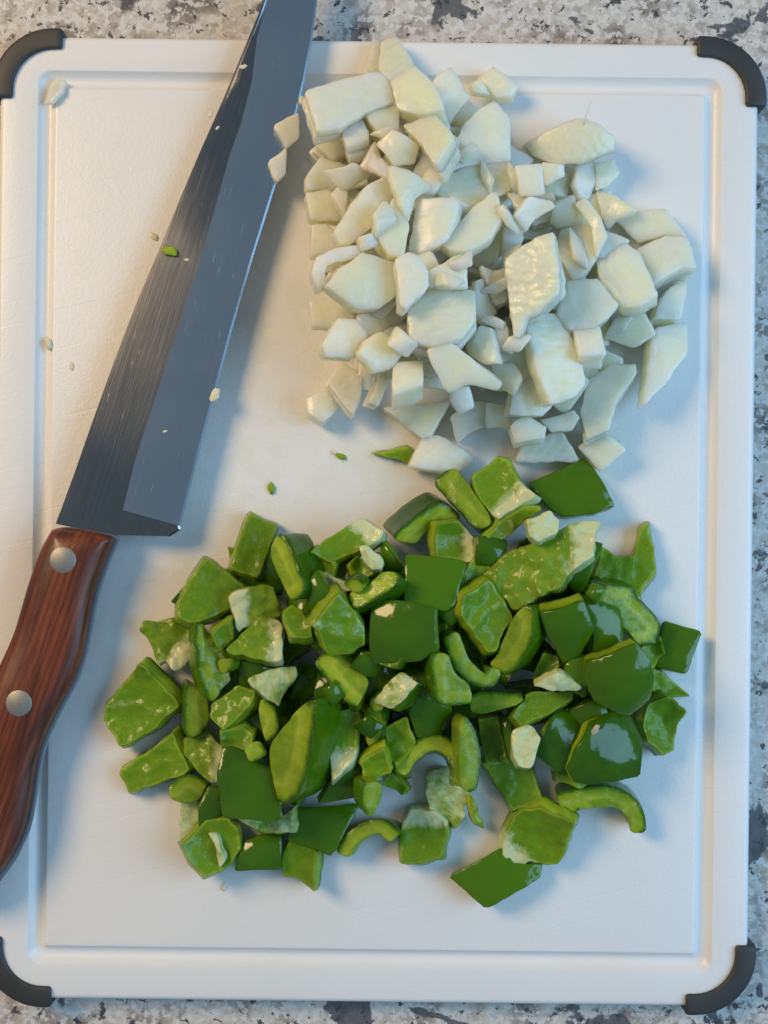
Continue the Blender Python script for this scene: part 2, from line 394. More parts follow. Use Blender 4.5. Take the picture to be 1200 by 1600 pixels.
def chunk(name, poly_px, thick, tilt, tdir, mats, kind, cv=0.0, ca=0.0, dome=0.0, rnd=0.06, rit=1, rough=0.25, step=1.45, skin=None, pith=0.0, pdir=None, settle=18, base=None, seed=0, taper=0.0, wall=6.0, grow=1.06, lay=False, crisp=62, rib=None, lump=0.0, ridge=0.0, sheets=1):
    P = np.array(poly_px, float)
    P2 = P.copy(); P2[:, 1] *= -1
    if signed_area(P2) < 0: P = P[::-1]; P2 = P2[::-1]
    pc = P.mean(axis=0)
    P = pc + (P - pc) * grow
    th = thick * mm; g = math.tan(math.radians(tilt)); a = math.radians(DIRS[tdir] if isinstance(tdir, str) else tdir)
    gx, gy = g * math.cos(a), g * math.sin(a)
    nrm = Vector((-gx, -gy, 1)).normalized(); nr = np.array(nrm)
    e1 = np.array([1, 0, gx]); e1 /= np.linalg.norm(e1); e2 = np.cross(nr, e1)
    z0 = ZT + th if base is None else base + th
    floor0 = ZT if base is None else base
    U = (P - np.array([600, 800])) * np.array([S / D, -S / D])
    for it in range(4):
        c = U.mean(axis=0) * (HC - z0)
        k = U @ np.array([gx, gy])
        z = (z0 - gx * c[0] - gy * c[1] + HC * k) / (1 + k)
        W = np.column_stack([U[:, 0] * (HC - z), U[:, 1] * (HC - z), z])
        org = np.array([c[0], c[1], z0])
        L = np.column_stack([(W - org) @ e1, (W - org) @ e2])
        if it == 0:
            pass
        # local outline
        B = chaikin(L, rnd, rit); B = resample(B, step * mm)
        rs = np.random.RandomState(seed + 1)
        ph = rs.rand(2) * 50
        jit = np.array([[noise.noise(Vector((p[0] / (3.2 * mm), p[1] / (3.2 * mm), ph[0]))), noise.noise(Vector((p[0] / (3.2 * mm), p[1] / (3.2 * mm), ph[1] + 9)))] for p in B])
        B = B + jit * rough * mm
        bv = 0.30 * mm
        Bi = inset(B, bv)
        lo, hi = Bi.min(0), Bi.max(0); st = step * mm
        gxs = np.arange(lo[0], hi[0], st); gys = np.arange(lo[1], hi[1], st * 0.87)
        pts = np.array([[x + (0.5 * st if j % 2 else 0), y] for j, y in enumerate(gys) for x in gxs]).reshape(-1, 2)
        if len(pts):
            pts = pts + (rs.rand(*pts.shape) - 0.5) * st * 0.3
            ok = inside(Bi, pts); pts = pts[ok]
            if len(pts): pts = pts[dist_to(Bi, pts) > st * 0.55]
        nb = len(Bi)
        res = delaunay_2d_cdt([Vector(p) for p in Bi] + [Vector(p) for p in pts], [], [list(range(nb))], 1, 1e-7)
        V2 = np.array([(p.x, p.y) for p in res[0]]); tris = [tuple(f) for f in res[2]]
        # boundary ring order in the output
        omap = {}
        for oi_, lst in enumerate(res[3]):
            for q in lst: omap[q] = oi_
        ring = [omap.get(i) for i in range(nb)]
        rad = max(np.linalg.norm(B, axis=1).max(), 1e-5)
        def curve(q):
            t = q[:, 0] * math.cos(math.radians(ca)) + q[:, 1] * math.sin(math.radians(ca))
            d = np.linalg.norm(q, axis=1)
            rb = 0.0
            if rib is not None:
                u_ = -q[:, 0] * math.sin(math.radians(rib)) + q[:, 1] * math.cos(math.radians(rib))
                u_ = u_ + 1.2 * mm * np.sin(q[:, 0] / (4 * mm) + seed)
                rb = 1.1 * mm * np.exp(-(u_ / (2.2 * mm)) ** 2)
            if lump:
                rb = rb + lump * mm * np.array([noise.noise(Vector((p[0] / (4.2 * mm), p[1] / (4.2 * mm), seed * 1.7))) + 0.5 * noise.noise(Vector((p[0] / (1.9 * mm), p[1] / (1.9 * mm), seed * 2.3))) for p in q])
            if ridge:
                o_ = np.array([math.cos(math.radians(ca)), math.sin(math.radians(ca))]) * rad * 1.7
                wob = np.array([noise.noise(Vector((p[0] / (5 * mm), p[1] / (5 * mm), seed * 0.9))) for p in q])
                ph_ = (np.linalg.norm(q - o_, axis=1) / ((2.3 + (seed % 5) * 0.35) * mm) + 0.45 * wob + seed * 0.37) % 1.0
                rb = rb + ridge * mm * (np.where(ph_ < 0.75, ph_ / 0.75, (1 - ph_) / 0.25) - 0.5)
            return rb - cv * mm * (t / rad) ** 2 - dome * mm * (d / rad) ** 2 + (cv * 0.33 + dome * 0.33) * mm
        nV = len(V2)
        def to3(q, h): return org + np.outer(q[:, 0], e1) + np.outer(q[:, 1], e2) + np.outer(h, nr)
        hs = curve(V2)
        ctr = L.mean(0)
        rows = max(2, int(th / (2.2 * mm)))
        Bl = [(bv + (th - 2 * bv) * i / rows) for i in range(rows + 1)]
        blk = [to3(V2, hs)]; dep = [np.zeros(nV)]
        cB = curve(B)
        for i, dd in enumerate(Bl):
            s_ = 1 - taper * dd / th
            if lay and i == rows // 2 and rows > 2: s_ -= 0.10
            blk.append(to3(ctr + (B - ctr) * s_, cB - dd)); dep.append(np.full(nb, dd / th))
        s_ = 1 - taper
        blk.append(to3(ctr + (V2 - ctr) * s_, hs - th)); dep.append(np.ones(nV))
        fsO = []
        if sheets > 1:                       # onion layers: separate thin sheets, slightly slipped over each other
            blk, dep, base_i, off = [], [], 0, np.zeros(2); gap_ = 0.12 * mm; ts = (th - gap_ * (sheets - 1)) / sheets
            rs2 = np.random.RandomState(seed + 5)
            for sh in range(sheets):
                d0 = sh * (ts + gap_); d1 = d0 + ts; s_ = 1 + 0.025 * sh
                Vs = ctr + (V2 - ctr) * s_ + off; Bs = ctr + (B - ctr) * s_ + off; b3 = min(bv, ts * 0.3)
                blk += [to3(Vs, hs - d0), to3(Bs, cB - d0 - b3), to3(Bs, cB - d1 + b3), to3(Vs, hs - d1)]
                i0, i1, i2, i3 = base_i, base_i + nV, base_i + nV + nb, base_i + nV + 2 * nb
                fsO += [tuple(i0 + q_ for q_ in t) for t in tris] + [(i3 + t[0], i3 + t[2], i3 + t[1]) for t in tris]
                for j in range(nb):
                    k_ = (j + 1) % nb
                    if ring[j] is None or ring[k_] is None: continue
                    fsO += [(i0 + ring[j], i1 + j, i1 + k_, i0 + ring[k_]), (i1 + j, i2 + j, i2 + k_, i1 + k_), (i2 + j, i3 + ring[j], i3 + ring[k_], i2 + k_)]
                base_i += 2 * nV + 2 * nb
                off = off + (rs2.rand(2) - 0.5) * 2.0 * mm
            dep = [np.zeros(base_i)]
        XYZ = np.vstack(blk); DP = np.concatenate(dep)
        amp = rough * 0.9 * mm
        q = XYZ / (5.5 * mm) + seed * 3.7
        XYZ = XYZ + np.array([noise.noise_vector(Vector(r_)) for r_ in q * 0.6]) * amp * 1.3 + np.array([noise.noise_vector(Vector(r_)) for r_ in q * 2.2]) * amp * 0.45
        if it < 3:
            ij = hm_idx(XYZ[:, :2]); gap = XYZ[:, 2] - (HM[ij[:, 0], ij[:, 1]] if base is None else floor0)
            low = XYZ[:, 2].min() - floor0
            lift = max(-np.percentile(gap, settle), -low)
            z0 = z0 + lift
    if base is None:
        top = XYZ[:nV]; ij = hm_idx(top[:, :2])
        for dx in (-1, 0, 1):
            for dy in (-1, 0, 1):
                a_, b_ = np.clip(ij[:, 0] + dx, 0, GN - 1), np.clip(ij[:, 1] + dy, 0, GN - 1)
                np.maximum.at(HM, (a_, b_), top[:, 2] - (0.0006 if dx or dy else 0))
    # faces
    fs, mi = [], []
    skt = kind == 'S'; ski = kind == 'I'
    for t in tris: fs.append(t); mi.append(0 if (skt) else 1)
    def rowstart(i): return nV + i * nb
    ang = None
    sk_b = np.zeros(nb, bool)
    if skin is not None:
        mid = (np.roll(B, -1, 0) - B); on = np.column_stack([mid[:, 1], -mid[:, 0]]); on /= np.linalg.norm(on, axis=1)[:, None] + 1e-12
        for sd in (skin if isinstance(skin, (list, tuple)) else [skin]):
            a2 = math.radians(DIRS[sd] if isinstance(sd, str) else sd); sk_b |= (on @ np.array([math.cos(a2), math.sin(a2)])) > 0.35
        sp = B[sk_b]
        if len(sp):
            al = np.vstack([V2] + [B] * (rows + 1) + [V2])
            dd = np.min(np.linalg.norm(al[:, None, :] - sp[None, :, :], axis=2), axis=1)
            DP = np.clip(dd / (wall * mm), 0, 0.9)
    elif ski:
        DP = 1 - DP
        for q_ in ring:
            if q_ is not None: DP[q_] = 0.84
    elif kind == 'P': DP = np.clip(1 - DP * 0.6, 0, 0.9)
    if sheets > 1: fs = fsO
    for j in range(nb):
        k = (j + 1) % nb
        if sheets > 1 or ring[j] is None or ring[k] is None: continue
        fs.append((ring[j], rowstart(0) + j, rowstart(0) + k, ring[k])); mi.append(0 if skt else 1)
        for i in range(rows):
            fs.append((rowstart(i) + j, rowstart(i + 1) + j, rowstart(i + 1) + k, rowstart(i) + k)); mi.append(0 if sk_b[j] else 1)
        b0 = nV + (rows + 1) * nb
        fs.append((rowstart(rows) + j, b0 + ring[j], b0 + ring[k], rowstart(rows) + k)); mi.append(0 if ski else 1)
    b0 = nV + (rows + 1) * nb
    for t in (tris if sheets == 1 else []): fs.append((b0 + t[0], b0 + t[2], b0 + t[1])); mi.append(0 if ski else 1)
    # origin at the thing's base
    o0 = np.array([XYZ[:, 0].mean(), XYZ[:, 1].mean(), XYZ[:, 2].min()])
    me = mesh_from(name, [tuple(p) for p in (XYZ - o0)], fs, mats, mi if len(mats) > 1 else None, crisp)
    at = me.attributes.new('depth', 'FLOAT', 'POINT'); at.data.foreach_set('value', DP.astype(np.float32))
    pv = np.full(len(XYZ), float(pith))
    if pdir is not None:
        a3 = math.radians(DIRS[pdir]); t = ((XYZ - org)[:, :2] @ np.array([math.cos(a3), math.sin(a3)])) / rad
        pv = np.clip((t - 0.05) / 0.45, 0, 1) * max(pith, 0.95)
    if rib is not None:
        lx = (XYZ - org) @ e1; ly = (XYZ - org) @ e2
        u_ = -lx * math.sin(math.radians(rib)) + ly * math.cos(math.radians(rib))
        u_ = u_ + 1.2 * mm * np.sin(lx / (4 * mm) + seed)
        pv = np.maximum(pv, 0.35 * np.exp(-(u_ / (1.8 * mm)) ** 2) * (np.arange(len(XYZ)) < nV))
    at = me.attributes.new('pith', 'FLOAT', 'POINT'); at.data.foreach_set('value', pv.astype(np.float32))
    ob = link(name, me, None, tuple(o0))
    if crisp > 50:
        md = ob.modifiers.new('weighted_normal', 'WEIGHTED_NORMAL'); md.mode = 'FACE_AREA'; md.weight = 90; md.keep_sharp = True
    return ob

def pts(s): return [tuple(float(v) for v in p.split(',')) for p in s.split()]

# ------------------------------------------------------------------ knife
ZK = ZT + 0.0098        # mid plane of blade and tang at the handle
def zk(y):              # the blade dips a little towards its tip
    return ZK - max(0.0, min(1.0, (830 - y) / 1000.0)) * 0.0030
def k3(x, y, dz=0.0):
    z = zk(y); X, Y = px(x, y, z); return (X, Y, z + dz)
knife = empty('kitchen_knife', (*px(40, 1120), ZT))
tag(knife, 'large kitchen knife with steel blade and riveted red-brown wooden handle', 'knife')
def kid(name, vs, fs, m, parent=None, ang=30):
    l = parent.location if parent and parent != knife else Vector((0, 0, 0))
    o0 = knife.location
    me = mesh_from(name, [(x - o0.x, y - o0.y, z - o0.z) for x, y, z in vs], fs, [m], ang=ang)
    return link(name, me, parent or knife)
T2 = 0.0013
spine = [(88, 818), (91, 809), (96, 797), (120, 731), (143, 665), (170, 590), (193, 528), (218, 464), (247, 396), (284, 306), (312, 240), (340, 177), (362, 126), (388, 62), (414, 0), (440, -60), (468, -130), (490, -190)]
grind = [(182, 836), (188, 812), (193, 797), (212, 720), (230, 663), (253, 593), (273, 533), (293, 470), (315, 403), (346, 292), (360, 243), (377, 195), (394, 128), (402, 62), (418, 0), (443, -62), (470, -132), (491, -191)]
edge = [(266, 838), (283, 827), (282, 822), (303, 740), (322, 668), (343, 590), (360, 525), (378, 462), (396, 400), (430, 292), (446, 242), (462, 183), (476, 126), (488, 62), (496, 0), (500, -62), (500, -132), (496, -192)]
n = len(spine); vs, fs = [], []
for i in range(n):                      # flat: spine rim, spine top, middle (slightly crowned), grind line; then the under side
    s, g = spine[i], grind[i]
    mid = (s[0] * .5 + g[0] * .5, s[1] * .5 + g[1] * .5)
    row = [k3(s[0], s[1], 0.0007), k3(s[0] + 4.5, s[1] + 1.5, T2), k3(*mid, T2 + 0.00012), k3(*g, T2 - 0.0001), k3(*g, -T2 + 0.0001), k3(*mid, -T2), k3(s[0] + 4.5, s[1] + 1.5, -T2), k3(s[0], s[1], -0.0007)]
    vs += row
for i in range(n - 1):
    for j in range(8):
        k = (j + 1) % 8
        if j == 3: continue
        fs.append((i * 8 + j, (i + 1) * 8 + j, (i + 1) * 8 + k, i * 8 + k))
fs.append(tuple(range(8))); fs.append(tuple(reversed(range((n - 1) * 8, n * 8))))
blade = kid('blade', vs, fs, M['steel'], ang=25)
def bevel_rows(i0, i1, thin):
    vs, fs = [], []
    for i in range(i0, i1):
        g, e = grind[i], edge[i]
        et = 0.00006 if thin else (T2 - 0.0003)
        m1 = (g[0] * .5 + e[0] * .5, g[1] * .5 + e[1] * .5); m9 = (g[0] * .04 + e[0] * .96, g[1] * .04 + e[1] * .96)
        tm = (T2 - 0.0001) * .5 + et * .5 + (0.00008 if thin else 0.0001); t9 = et + (0.00026 if thin else 0.00012); ee = et if thin else et * 0.5
        vs += [k3(*g, T2 - 0.0001), k3(*m1, tm), k3(*m9, t9), k3(*e, ee), k3(*e, -ee), k3(*m9, -t9), k3(*m1, -tm), k3(*g, -T2 + 0.0001)]
    m = i1 - i0
    for i in range(m - 1):
        for j in range(7): fs.append((i * 8 + j, (i + 1) * 8 + j, (i + 1) * 8 + j + 1, i * 8 + j + 1))
    fs.append(tuple(range(8))); fs.append(tuple(reversed(range((m - 1) * 8, m * 8))))
    return vs, fs
vs, fs = bevel_rows(2, n, True); kid('ground_bevel', vs, fs, M['bevel'], blade, ang=6)
vs, fs = bevel_rows(0, 3, False); kid('heel', vs, fs, M['steel'], blade, ang=25)
# tang and wooden scales
HL = [(86, 820), (72, 842), (60, 866), (46, 906), (34, 948), (22, 990), (4, 1030), (-14, 1068), (-36, 1120), (-58, 1178), (-80, 1246), (-96, 1316), (-100, 1372), (-84, 1408), (-50, 1410), (-18, 1388)]
HR = [(4, 1360), (22, 1334), (38, 1296), (47, 1250), (53, 1205), (62, 1165), (86, 1112), (108, 1074), (122, 1040), (132, 1000), (138, 962), (146, 926), (160, 884), (176, 846), (178, 837)]
def outline(shift, z, dx=0.0):
    base_ = np.array([px(x, y, z) for x, y in HL + HR]); base_ = chaikin(base_, 0.25, 2)
    if signed_area(base_) < 0: base_ = base_[::-1]
    return inset(base_, -shift) + np.array([dx, 0])
def slabk(name, ol, zl, zh, m, parent, dome=0.0, wdt=0.009, step=0.0024, ang=50, flip=False):
    B = resample(ol, step); nb = len(B)
    lo, hi = B.min(0), B.max(0)
    gp = np.array([[x, y] for y in np.arange(lo[1], hi[1], step) for x in np.arange(lo[0], hi[0], step)])
    gp = gp[inside(B, gp)]; gp = gp[dist_to(B, gp) > step * .5]
    if dome > 0:
        gp = gp[dist_to(B, gp) > 0.0058]
        gp = np.vstack([gp] + [inset(B, q) for q in (0.0004, 0.0011, 0.0021, 0.0034, 0.0049)])
    res = delaunay_2d_cdt([Vector(p) for p in B] + [Vector(p) for p in gp], [], [list(range(nb))], 1, 1e-7)
    V2 = np.array([(p.x, p.y) for p in res[0]]); om = {}
    for oi_, l in enumerate(res[3]):
        for q in l: om[q] = oi_
    ring = [om[i] for i in range(nb)]; d = dist_to(B, V2)
    u = np.clip(d / wdt, 0, 1); prof = np.sqrt(np.maximum(0, 1 - (1 - u) ** 2))
    if dome > 0:
        ax = (V2 - np.array(px(130, 840))) @ np.array([-0.30, -0.954])     # along the handle: a scoop behind the bolster
        prof = prof * (1 - 0.22 * np.exp(-((ax - 0.040) / 0.016) ** 2) - 0.16 * np.exp(-((ax - 0.090) / 0.018) ** 2))
    zz = (zh - dome) + dome * prof if not flip else (zl + dome) - dome * prof
    zo = zl if not flip else zh
    nV = len(V2)
    vs = [(p[0], p[1], z) for p, z in zip(V2, zz)] + [(p[0], p[1], zo) for p in V2]
    fs = []
    for f in res[2]:
        f = tuple(f)
        if flip: fs += [(f[0], f[2], f[1]), (nV + f[0], nV + f[1], nV + f[2])]
        else: fs += [f, (nV + f[0], nV + f[2], nV + f[1])]
    for j in range(nb):
        a, b = ring[j], ring[(j + 1) % nb]
        q = (a, nV + a, nV + b, b)
        fs.append(q if not flip else tuple(reversed(q)))
    SURF[name] = (V2, zz)
    return kid(name, vs, fs, m, parent, ang)
SURF = {}
slabk('tang', outline(0.0003, ZK, 0.0019), ZK - 0.0012, ZK + 0.0012, M['bevel'], None)
_low = slabk('handle_scale', outline(0.0001, ZK, 0.0012), ZT + 0.0001, ZK - 0.00125, M['wood'], None, dome=0.0050, wdt=0.0095, flip=True)
slabk('handle_scale', outline(0.0, ZK + 0.004), ZK + 0.00125, ZK + 0.0098, M['wood'], None, dome=0.0060, wdt=0.0105)
for (x, y) in ((98, 875), (29, 1099)):
    X, Y = px(x, y, ZK + 0.009); v2, zz_ = SURF['handle_scale']; near = np.linalg.norm(v2 - np.array([X, Y]), axis=1) < 0.0062
    z = zz_[near].max() + 0.00005; X, Y = px(x, y, z); r = 20.5 * S * (HC - z) / D
    vs = [(X + r * math.cos(t * math.pi / 20), Y + r * math.sin(t * math.pi / 20), z - 0.004) for t in range(40)]
    vs += [(X + r * math.cos(t * math.pi / 20), Y + r * math.sin(t * math.pi / 20), z - 0.0001) for t in range(40)]
    vs += [(X + .93 * r * math.cos(t * math.pi / 20), Y + .93 * r * math.sin(t * math.pi / 20), z + 0.0001) for t in range(40)]
    fs = [(t, (t + 1) % 40, 40 + (t + 1) % 40, 40 + t) for t in range(40)] + [(40 + t, 40 + (t + 1) % 40, 80 + (t + 1) % 40, 80 + t) for t in range(40)] + [tuple(range(80, 120)), tuple(reversed(range(40)))]
    kid('rivet', vs, fs, M['rivet'], None, 40)

# ------------------------------------------------------------------ chopped green pepper
GP = 'chopped green bell pepper pieces'
LAB = dict(S='green bell pepper square in the heap, smooth dark skin facing up',
           I='green bell pepper piece in the heap, moist inner flesh facing up',
           R='green bell pepper strip standing in the heap with its light cut edge up',
           P='pale pith-covered green pepper piece in the heap',
           F='half buried green bell pepper piece at the bottom of the heap',
           M='small green pepper scrap wedged between bigger pieces in the heap')
SM = [M['skin'], M['flesh']]
seed = [100]
def pepper(kind, tilt, tdir, poly, label=None, **k):
    seed[0] += 1
    P = pts(poly) if isinstance(poly, str) else poly
    th = k.pop('th', dict(S=6.0, I=6.2, R=13.0, P=6.5)[kind])
    d = dict(S=dict(lump=0.25, dome=1.9, rough=0.25, rnd=0.06, taper=0.05), I=dict(dome=-1.2, rough=0.5, rnd=0.07, taper=-0.16, grow=0.99, lump=0.75, step=1.1), R=dict(rough=0.3, rnd=0.2, rit=2, lump=0.5), P=dict(rough=0.6, rnd=0.12, rit=2, pith=0.85, lump=1.2, step=1.1))[kind]
    rg = random.Random(seed[0] * 7 + 1)
    if kind == 'S':
        d.update(cv=rg.uniform(1.4, 4.2), ca=rg.uniform(0, 180))
        if tilt < 11: tilt += rg.uniform(2, 8)
    if kind == 'I':
        d.update(cv=rg.uniform(-5.5, 0.5), ca=rg.uniform(0, 180), rib=rg.uniform(0, 180) if rg.random() < 0.22 else None)
    d.update(k)
    o = chunk('pepper_piece', P, th, tilt, tdir, SM, kind, seed=seed[0], **d)
    tag(o, label or LAB[kind], 'pepper piece', GP)
    return o
def filler(poly, count, fn, rng, smin, smax, avoid=None):
    P = np.array(pts(poly)); lo, hi = P.min(0), P.max(0); got = 0; placed = []
    while got < count:
        c = np.array([rng.uniform(lo[0], hi[0]), rng.uniform(lo[1], hi[1])])
        if not inside(P, c[None])[0] or dist_to(P, c[None])[0] < 22: continue
        if any(np.linalg.norm(c - q) < 30 for q in placed) and rng.random() < 0.85: continue
        placed.append(c)
        r = rng.uniform(smin, smax); a0 = rng.uniform(0, 6.28)
        q = [(c[0] + r * rng.uniform(.8, 1.15) * math.cos(a0 + i * math.pi / 2 + rng.uniform(-.2, .2)), c[1] + r * rng.uniform(.7, 1.1) * math.sin(a0 + i * math.pi / 2 + rng.uniform(-.2, .2))) for i in range(4)]
        fn(q, rng); got += 1
fr = random.Random(11)
filler('300,915 420,850 520,860 640,860 700,790 800,780 900,850 980,900 1000,1000 1020,1090 960,1170 880,1180 780,1190 680,1220 560,1230 440,1270 340,1230 300,1100', 70,
       lambda q, r: pepper(r.choice('SIIIP' if False else 'SSII'), r.uniform(4, 16), r.uniform(0, 360), q, LAB['F']), fr, 36, 48)

# layer resting on the board, at the rim of the heap
pepper('I', 8, 'E', '227,1034 258,1070 283,1103 240,1140 192,1166 175,1143 161,1125 163,1103 195,1065', 'large dimpled pepper square lying apart, inner side up, across from the knife handle', dome=-1.6, rough=0.6)
pepper('I', 8, 'E', '187,1202 220,1180 272,1142 297,1207 202,1242', 'ridged pepper rectangle with a crease across its middle, lying at the heap edge', rough=0.7)
pepper('P', 10, 'S', '220,987 227,969 250,971 277,965 305,980 307,1020 275,1050 257,1032 247,1037 235,1000', 'ragged pepper piece with pale pith nearest the knife handle', pith=0.9, pdir='SE')
pepper('S', 6, 'W', '267,939 297,905 303,922 283,948', 'thin pepper sliver poking out beneath a larger inner-side-up piece', th=3.5)
pepper('I', 6, 'W', '355,855 369,857 366,880 358,872', 'tiny green pepper tip sticking out under the flat pale green rectangle', th=3)
pepper('S', 8, 'N', '377,903 402,870 425,850 442,915 438,930 390,925', None)
pepper('I', 10, 'SE', '624,1302 640,1265 677,1265 700,1285 690,1342 655,1350 625,1347', 'pepper piece with pale upper end lying skin down at the heap rim', pdir='N')
pepper('R', 14, 'SE', bez_strip([(536, 1334), (552, 1308), (575, 1294), (595, 1291), (615, 1309)], 25), 'small bent pepper strip lying on its side at the heap rim', th=9, skin=['N', 'NW'])
pepper('R', 10, 'N', bez_strip([(878, 1258), (915, 1247), (955, 1245), (980, 1256), (994, 1276), (996, 1300)], [36, 24]), 'long hooked pale green pepper strip lying apart on the white board', th=9, skin=['N', 'NE', 'E'], pith=0.25)
pepper('S', 5, 'S', '706,1370 785,1326 802,1350 845,1350 841,1372 761,1419', 'dark skin-up pepper piece half under a cupped piece, at the foot of the heap')
pepper('S', 8, 'S', '1037,972 1096,987 1072,1052 1027,1040', 'flat dark green skin-up pepper square farthest out towards the side groove', dome=0.5)
pepper('I', 12, 'W', '1020,1042 1037,1050 1076,1087 1045,1090 1020,1080', 'thin triangular pepper point sticking out of the heap', th=3.5)
pepper('I', 14, 'W', '1005,1133 1015,1101 1039,1085 1069,1110 1063,1133 1055,1173 1036,1181 1007,1157', 'pepper piece with lengthwise striped inner side, beside the skin-up piece with a scar', th=7, rough=0.5)
pepper('I', 7, 'S', '752,1190 795,1192 832,1198 847,1250 800,1267 780,1232', None, pith=0.15)
pepper('I', 7, 'S', '865,1200 880,1196 922,1222 905,1232 870,1222')
pepper('I', 10, 'E', '440,1345 452,1312 495,1327 493,1391 465,1375 440,1370', 'pointed pepper piece lowest in the heap, inner side up', rough=0.45)
pepper('S', 14, 'S', '380,1317 415,1300 440,1302 437,1357 367,1360', 'skin-up pepper square showing its grey green cut edge at the heap rim', th=8)
pepper('S', 6, 'S', '460,1265 560,1258 525,1325 517,1335 495,1327 452,1314', None, dome=0.6)
pepper('P', 8, 'W', '282,1257 310,1250 310,1290 297,1312 282,1310', None)
pepper('R', 12, 'SW', '265,1227 290,1210 325,1220 312,1250 285,1255 267,1245', None, th=7, skin='N')
pepper('S', 8, 'W', '310,1262 325,1230 345,1232 352,1272 312,1297')
pepper('I', 14, 'S', '483,864 520,835 567,806 600,830 592,845 545,867 515,880', 'wedge shaped pepper piece with bright yellow-green tip at the upper heap rim', th=8, pdir='NE', dome=0.5)
pepper('S', 20, 'NE', '592,845 610,860 629,892 600,897', None, th=5)
pepper('I', 8, 'S', '925,915 940,852 962,870 992,867 1000,825 1015,817 1027,892 1000,925 985,926', 'horned pepper piece with one tall bright tip', rough=0.4, pith=0.1)
pepper('S', 8, 'SE', '880,905 925,845 942,850 907,930', None)
pepper('I', 10, 'N', '1000,1012 1032,1000 1040,1022 1020,1044', None, th=4)
pepper('S', 10, 'W', '600,1215 575,1240 500,1255 520,1215 550,1190')
# middle layer
pepper('I', 12, 'SW', '389,801 434,821 405,904 357,889', 'flat pale green pepper rectangle, inner side up, nearest the knife heel', dome=-0.3, rough=0.25)
pepper('I', 14, 'SW', '297,900 320,874 350,890 386,917 357,952 322,969 300,977 280,965 279,940', 'rounded pepper piece, inner side up, just above the ragged pithy one', dome=0.9, rough=0.5)
pepper('R', 28, 'E', '421,862 435,836 447,840 480,920 456,940 437,905', 'upright pepper strip with glistening cut edge beside the flat pale rectangle', th=16, skin=['E', 'NE'])
pepper('I', 15, 'N', '327,987 360,970 364,1000 345,1019', None, th=5)
pepper('P', 25, 'W', '306,977 322,980 340,1012 357,1042 360,1062 329,1095 310,1062 305,1005', None, th=8, pdir='E', skin='W')
pepper('P', 14, 'S', '287,1155 322,1142 350,1172 342,1215 330,1222 310,1205 290,1177', None, pdir='E')
pepper('R', 16, 'W', '287,1100 292,1067 322,1085 328,1127 312,1147 290,1152', None, th=12, skin='W')
pepper('I', 22, 'SE', '328,1100 370,1072 400,1080 390,1103 370,1122 350,1142 330,1122', None, th=8)
pepper('I', 10, 'N', '345,1142 377,1137 396,1148 393,1170 347,1170', None, th=6, pith=0.2)
pepper('R', 20, 'E', '402,1112 411,1090 432,1112 437,1140 417,1165', None, skin='E')
pepper('S', 12, 'W', '452,1092 470,1040 492,1043 492,1082 470,1098')
pepper('I', 20, 'S', '442,955 455,945 470,950 487,977 487,997 452,994', None, dome=1.5)
pepper('P', 10, 'E', '492,887 525,905 560,917 527,927 515,920', None, th=4)
pepper('S', 8, 'E', '494,893 515,922 525,940 500,965 480,950 485,905')
pepper('I', 16, 'SW', '545,882 560,867 590,892 562,911', None, th=6)
pepper('R', 25, 'SE', '545,925 575,915 597,893 625,897 617,917 572,945 552,952', None, th=14, skin=['S', 'SE', 'E'])
pepper('R', 24, 'NW', '613,840 640,815 668,795 692,785 722,810 690,818 668,828 650,851', 'arched pepper strip with grey green skin side leaning at the top of the heap', th=14, skin=['NW', 'N'])
pepper('I', 14, 'W', '680,870 682,817 717,812 742,840 742,877', None, pdir='E', pith=0.8)
pepper('S', 12, 'SW', '745,838 762,838 792,843 792,860 767,882 745,882')
pepper('I', 16, 'NW', '760,837 780,815 820,790 842,795 815,822 780,847', None)
pepper('S', 14, 'S', '828,755 872,737 912,715 937,750 958,790 927,800 880,805 860,795', 'bright skin-up pepper triangle touching an onion cube', dome=1.2, th=6)
pepper('I', 10, 'E', '680,950 697,955 699,1022 682,1022', None)
pepper('R', 20, 'S', '492,1037 507,1020 545,1015 555,1045 575,1060 570,1082 555,1104 535,1090 515,1065', None, skin=['SW', 'W'], th=12)
pepper('R', 14, 'E', '567,1117 582,1102 602,1110 596,1162 580,1169 570,1155', None, skin='E')
pepper('S', 20, 'NW', '640,1112 655,1070 682,1075 707,1110 692,1142 655,1157', None, th=7, dome=2)
pepper('I', 16, 'S', '600,1137 635,1120 652,1160 620,1199 605,1180', None, th=8, pith=0.2)
pepper('I', 14, 'N', '560,1192 600,1162 614,1205 580,1222 567,1215', None)
pepper('I', 14, 'E', '595,1227 610,1205 637,1235 627,1244', None)
pepper('R', 16, 'W', '565,1223 595,1223 598,1245 580,1279 567,1265', None, skin='W')
pepper('I', 12, 'S', '512,1112 550,1105 566,1117 558,1135 557,1187 520,1219 515,1180', None, pdir='S', pith=0.7)
pepper('P', 14, 'S', '667,1240 665,1210 700,1198 737,1240 722,1265 725,1275 710,1295 697,1275 675,1270', 'ragged translucent pith flap hanging under the arched pepper hoop', th=4, pith=0.55)
pepper('P', 30, 'W', '735,1245 742,1250 757,1296 746,1291', None, th=4, pith=0.2)
pepper('I', 10, 'E', '745,1122 780,1118 793,1189 757,1192', None)
pepper('S', 8, 'E', '784,1120 800,1125 803,1190 795,1190')
pepper('R', 10, 'E', '735,1080 812,1082 816,1101 738,1119', None, skin='N', th=9)
pepper('I', 14, 'S', '800,1120 822,1082 895,1080 892,1096 855,1119 815,1135', None, pith=0.15)
pepper('I', 16, 'E', '830,1062 850,1018 870,1025 874,1042 850,1067', None)
pepper('S', 12, 'S', '885,1037 905,1022 929,1027 917,1072 885,1062')
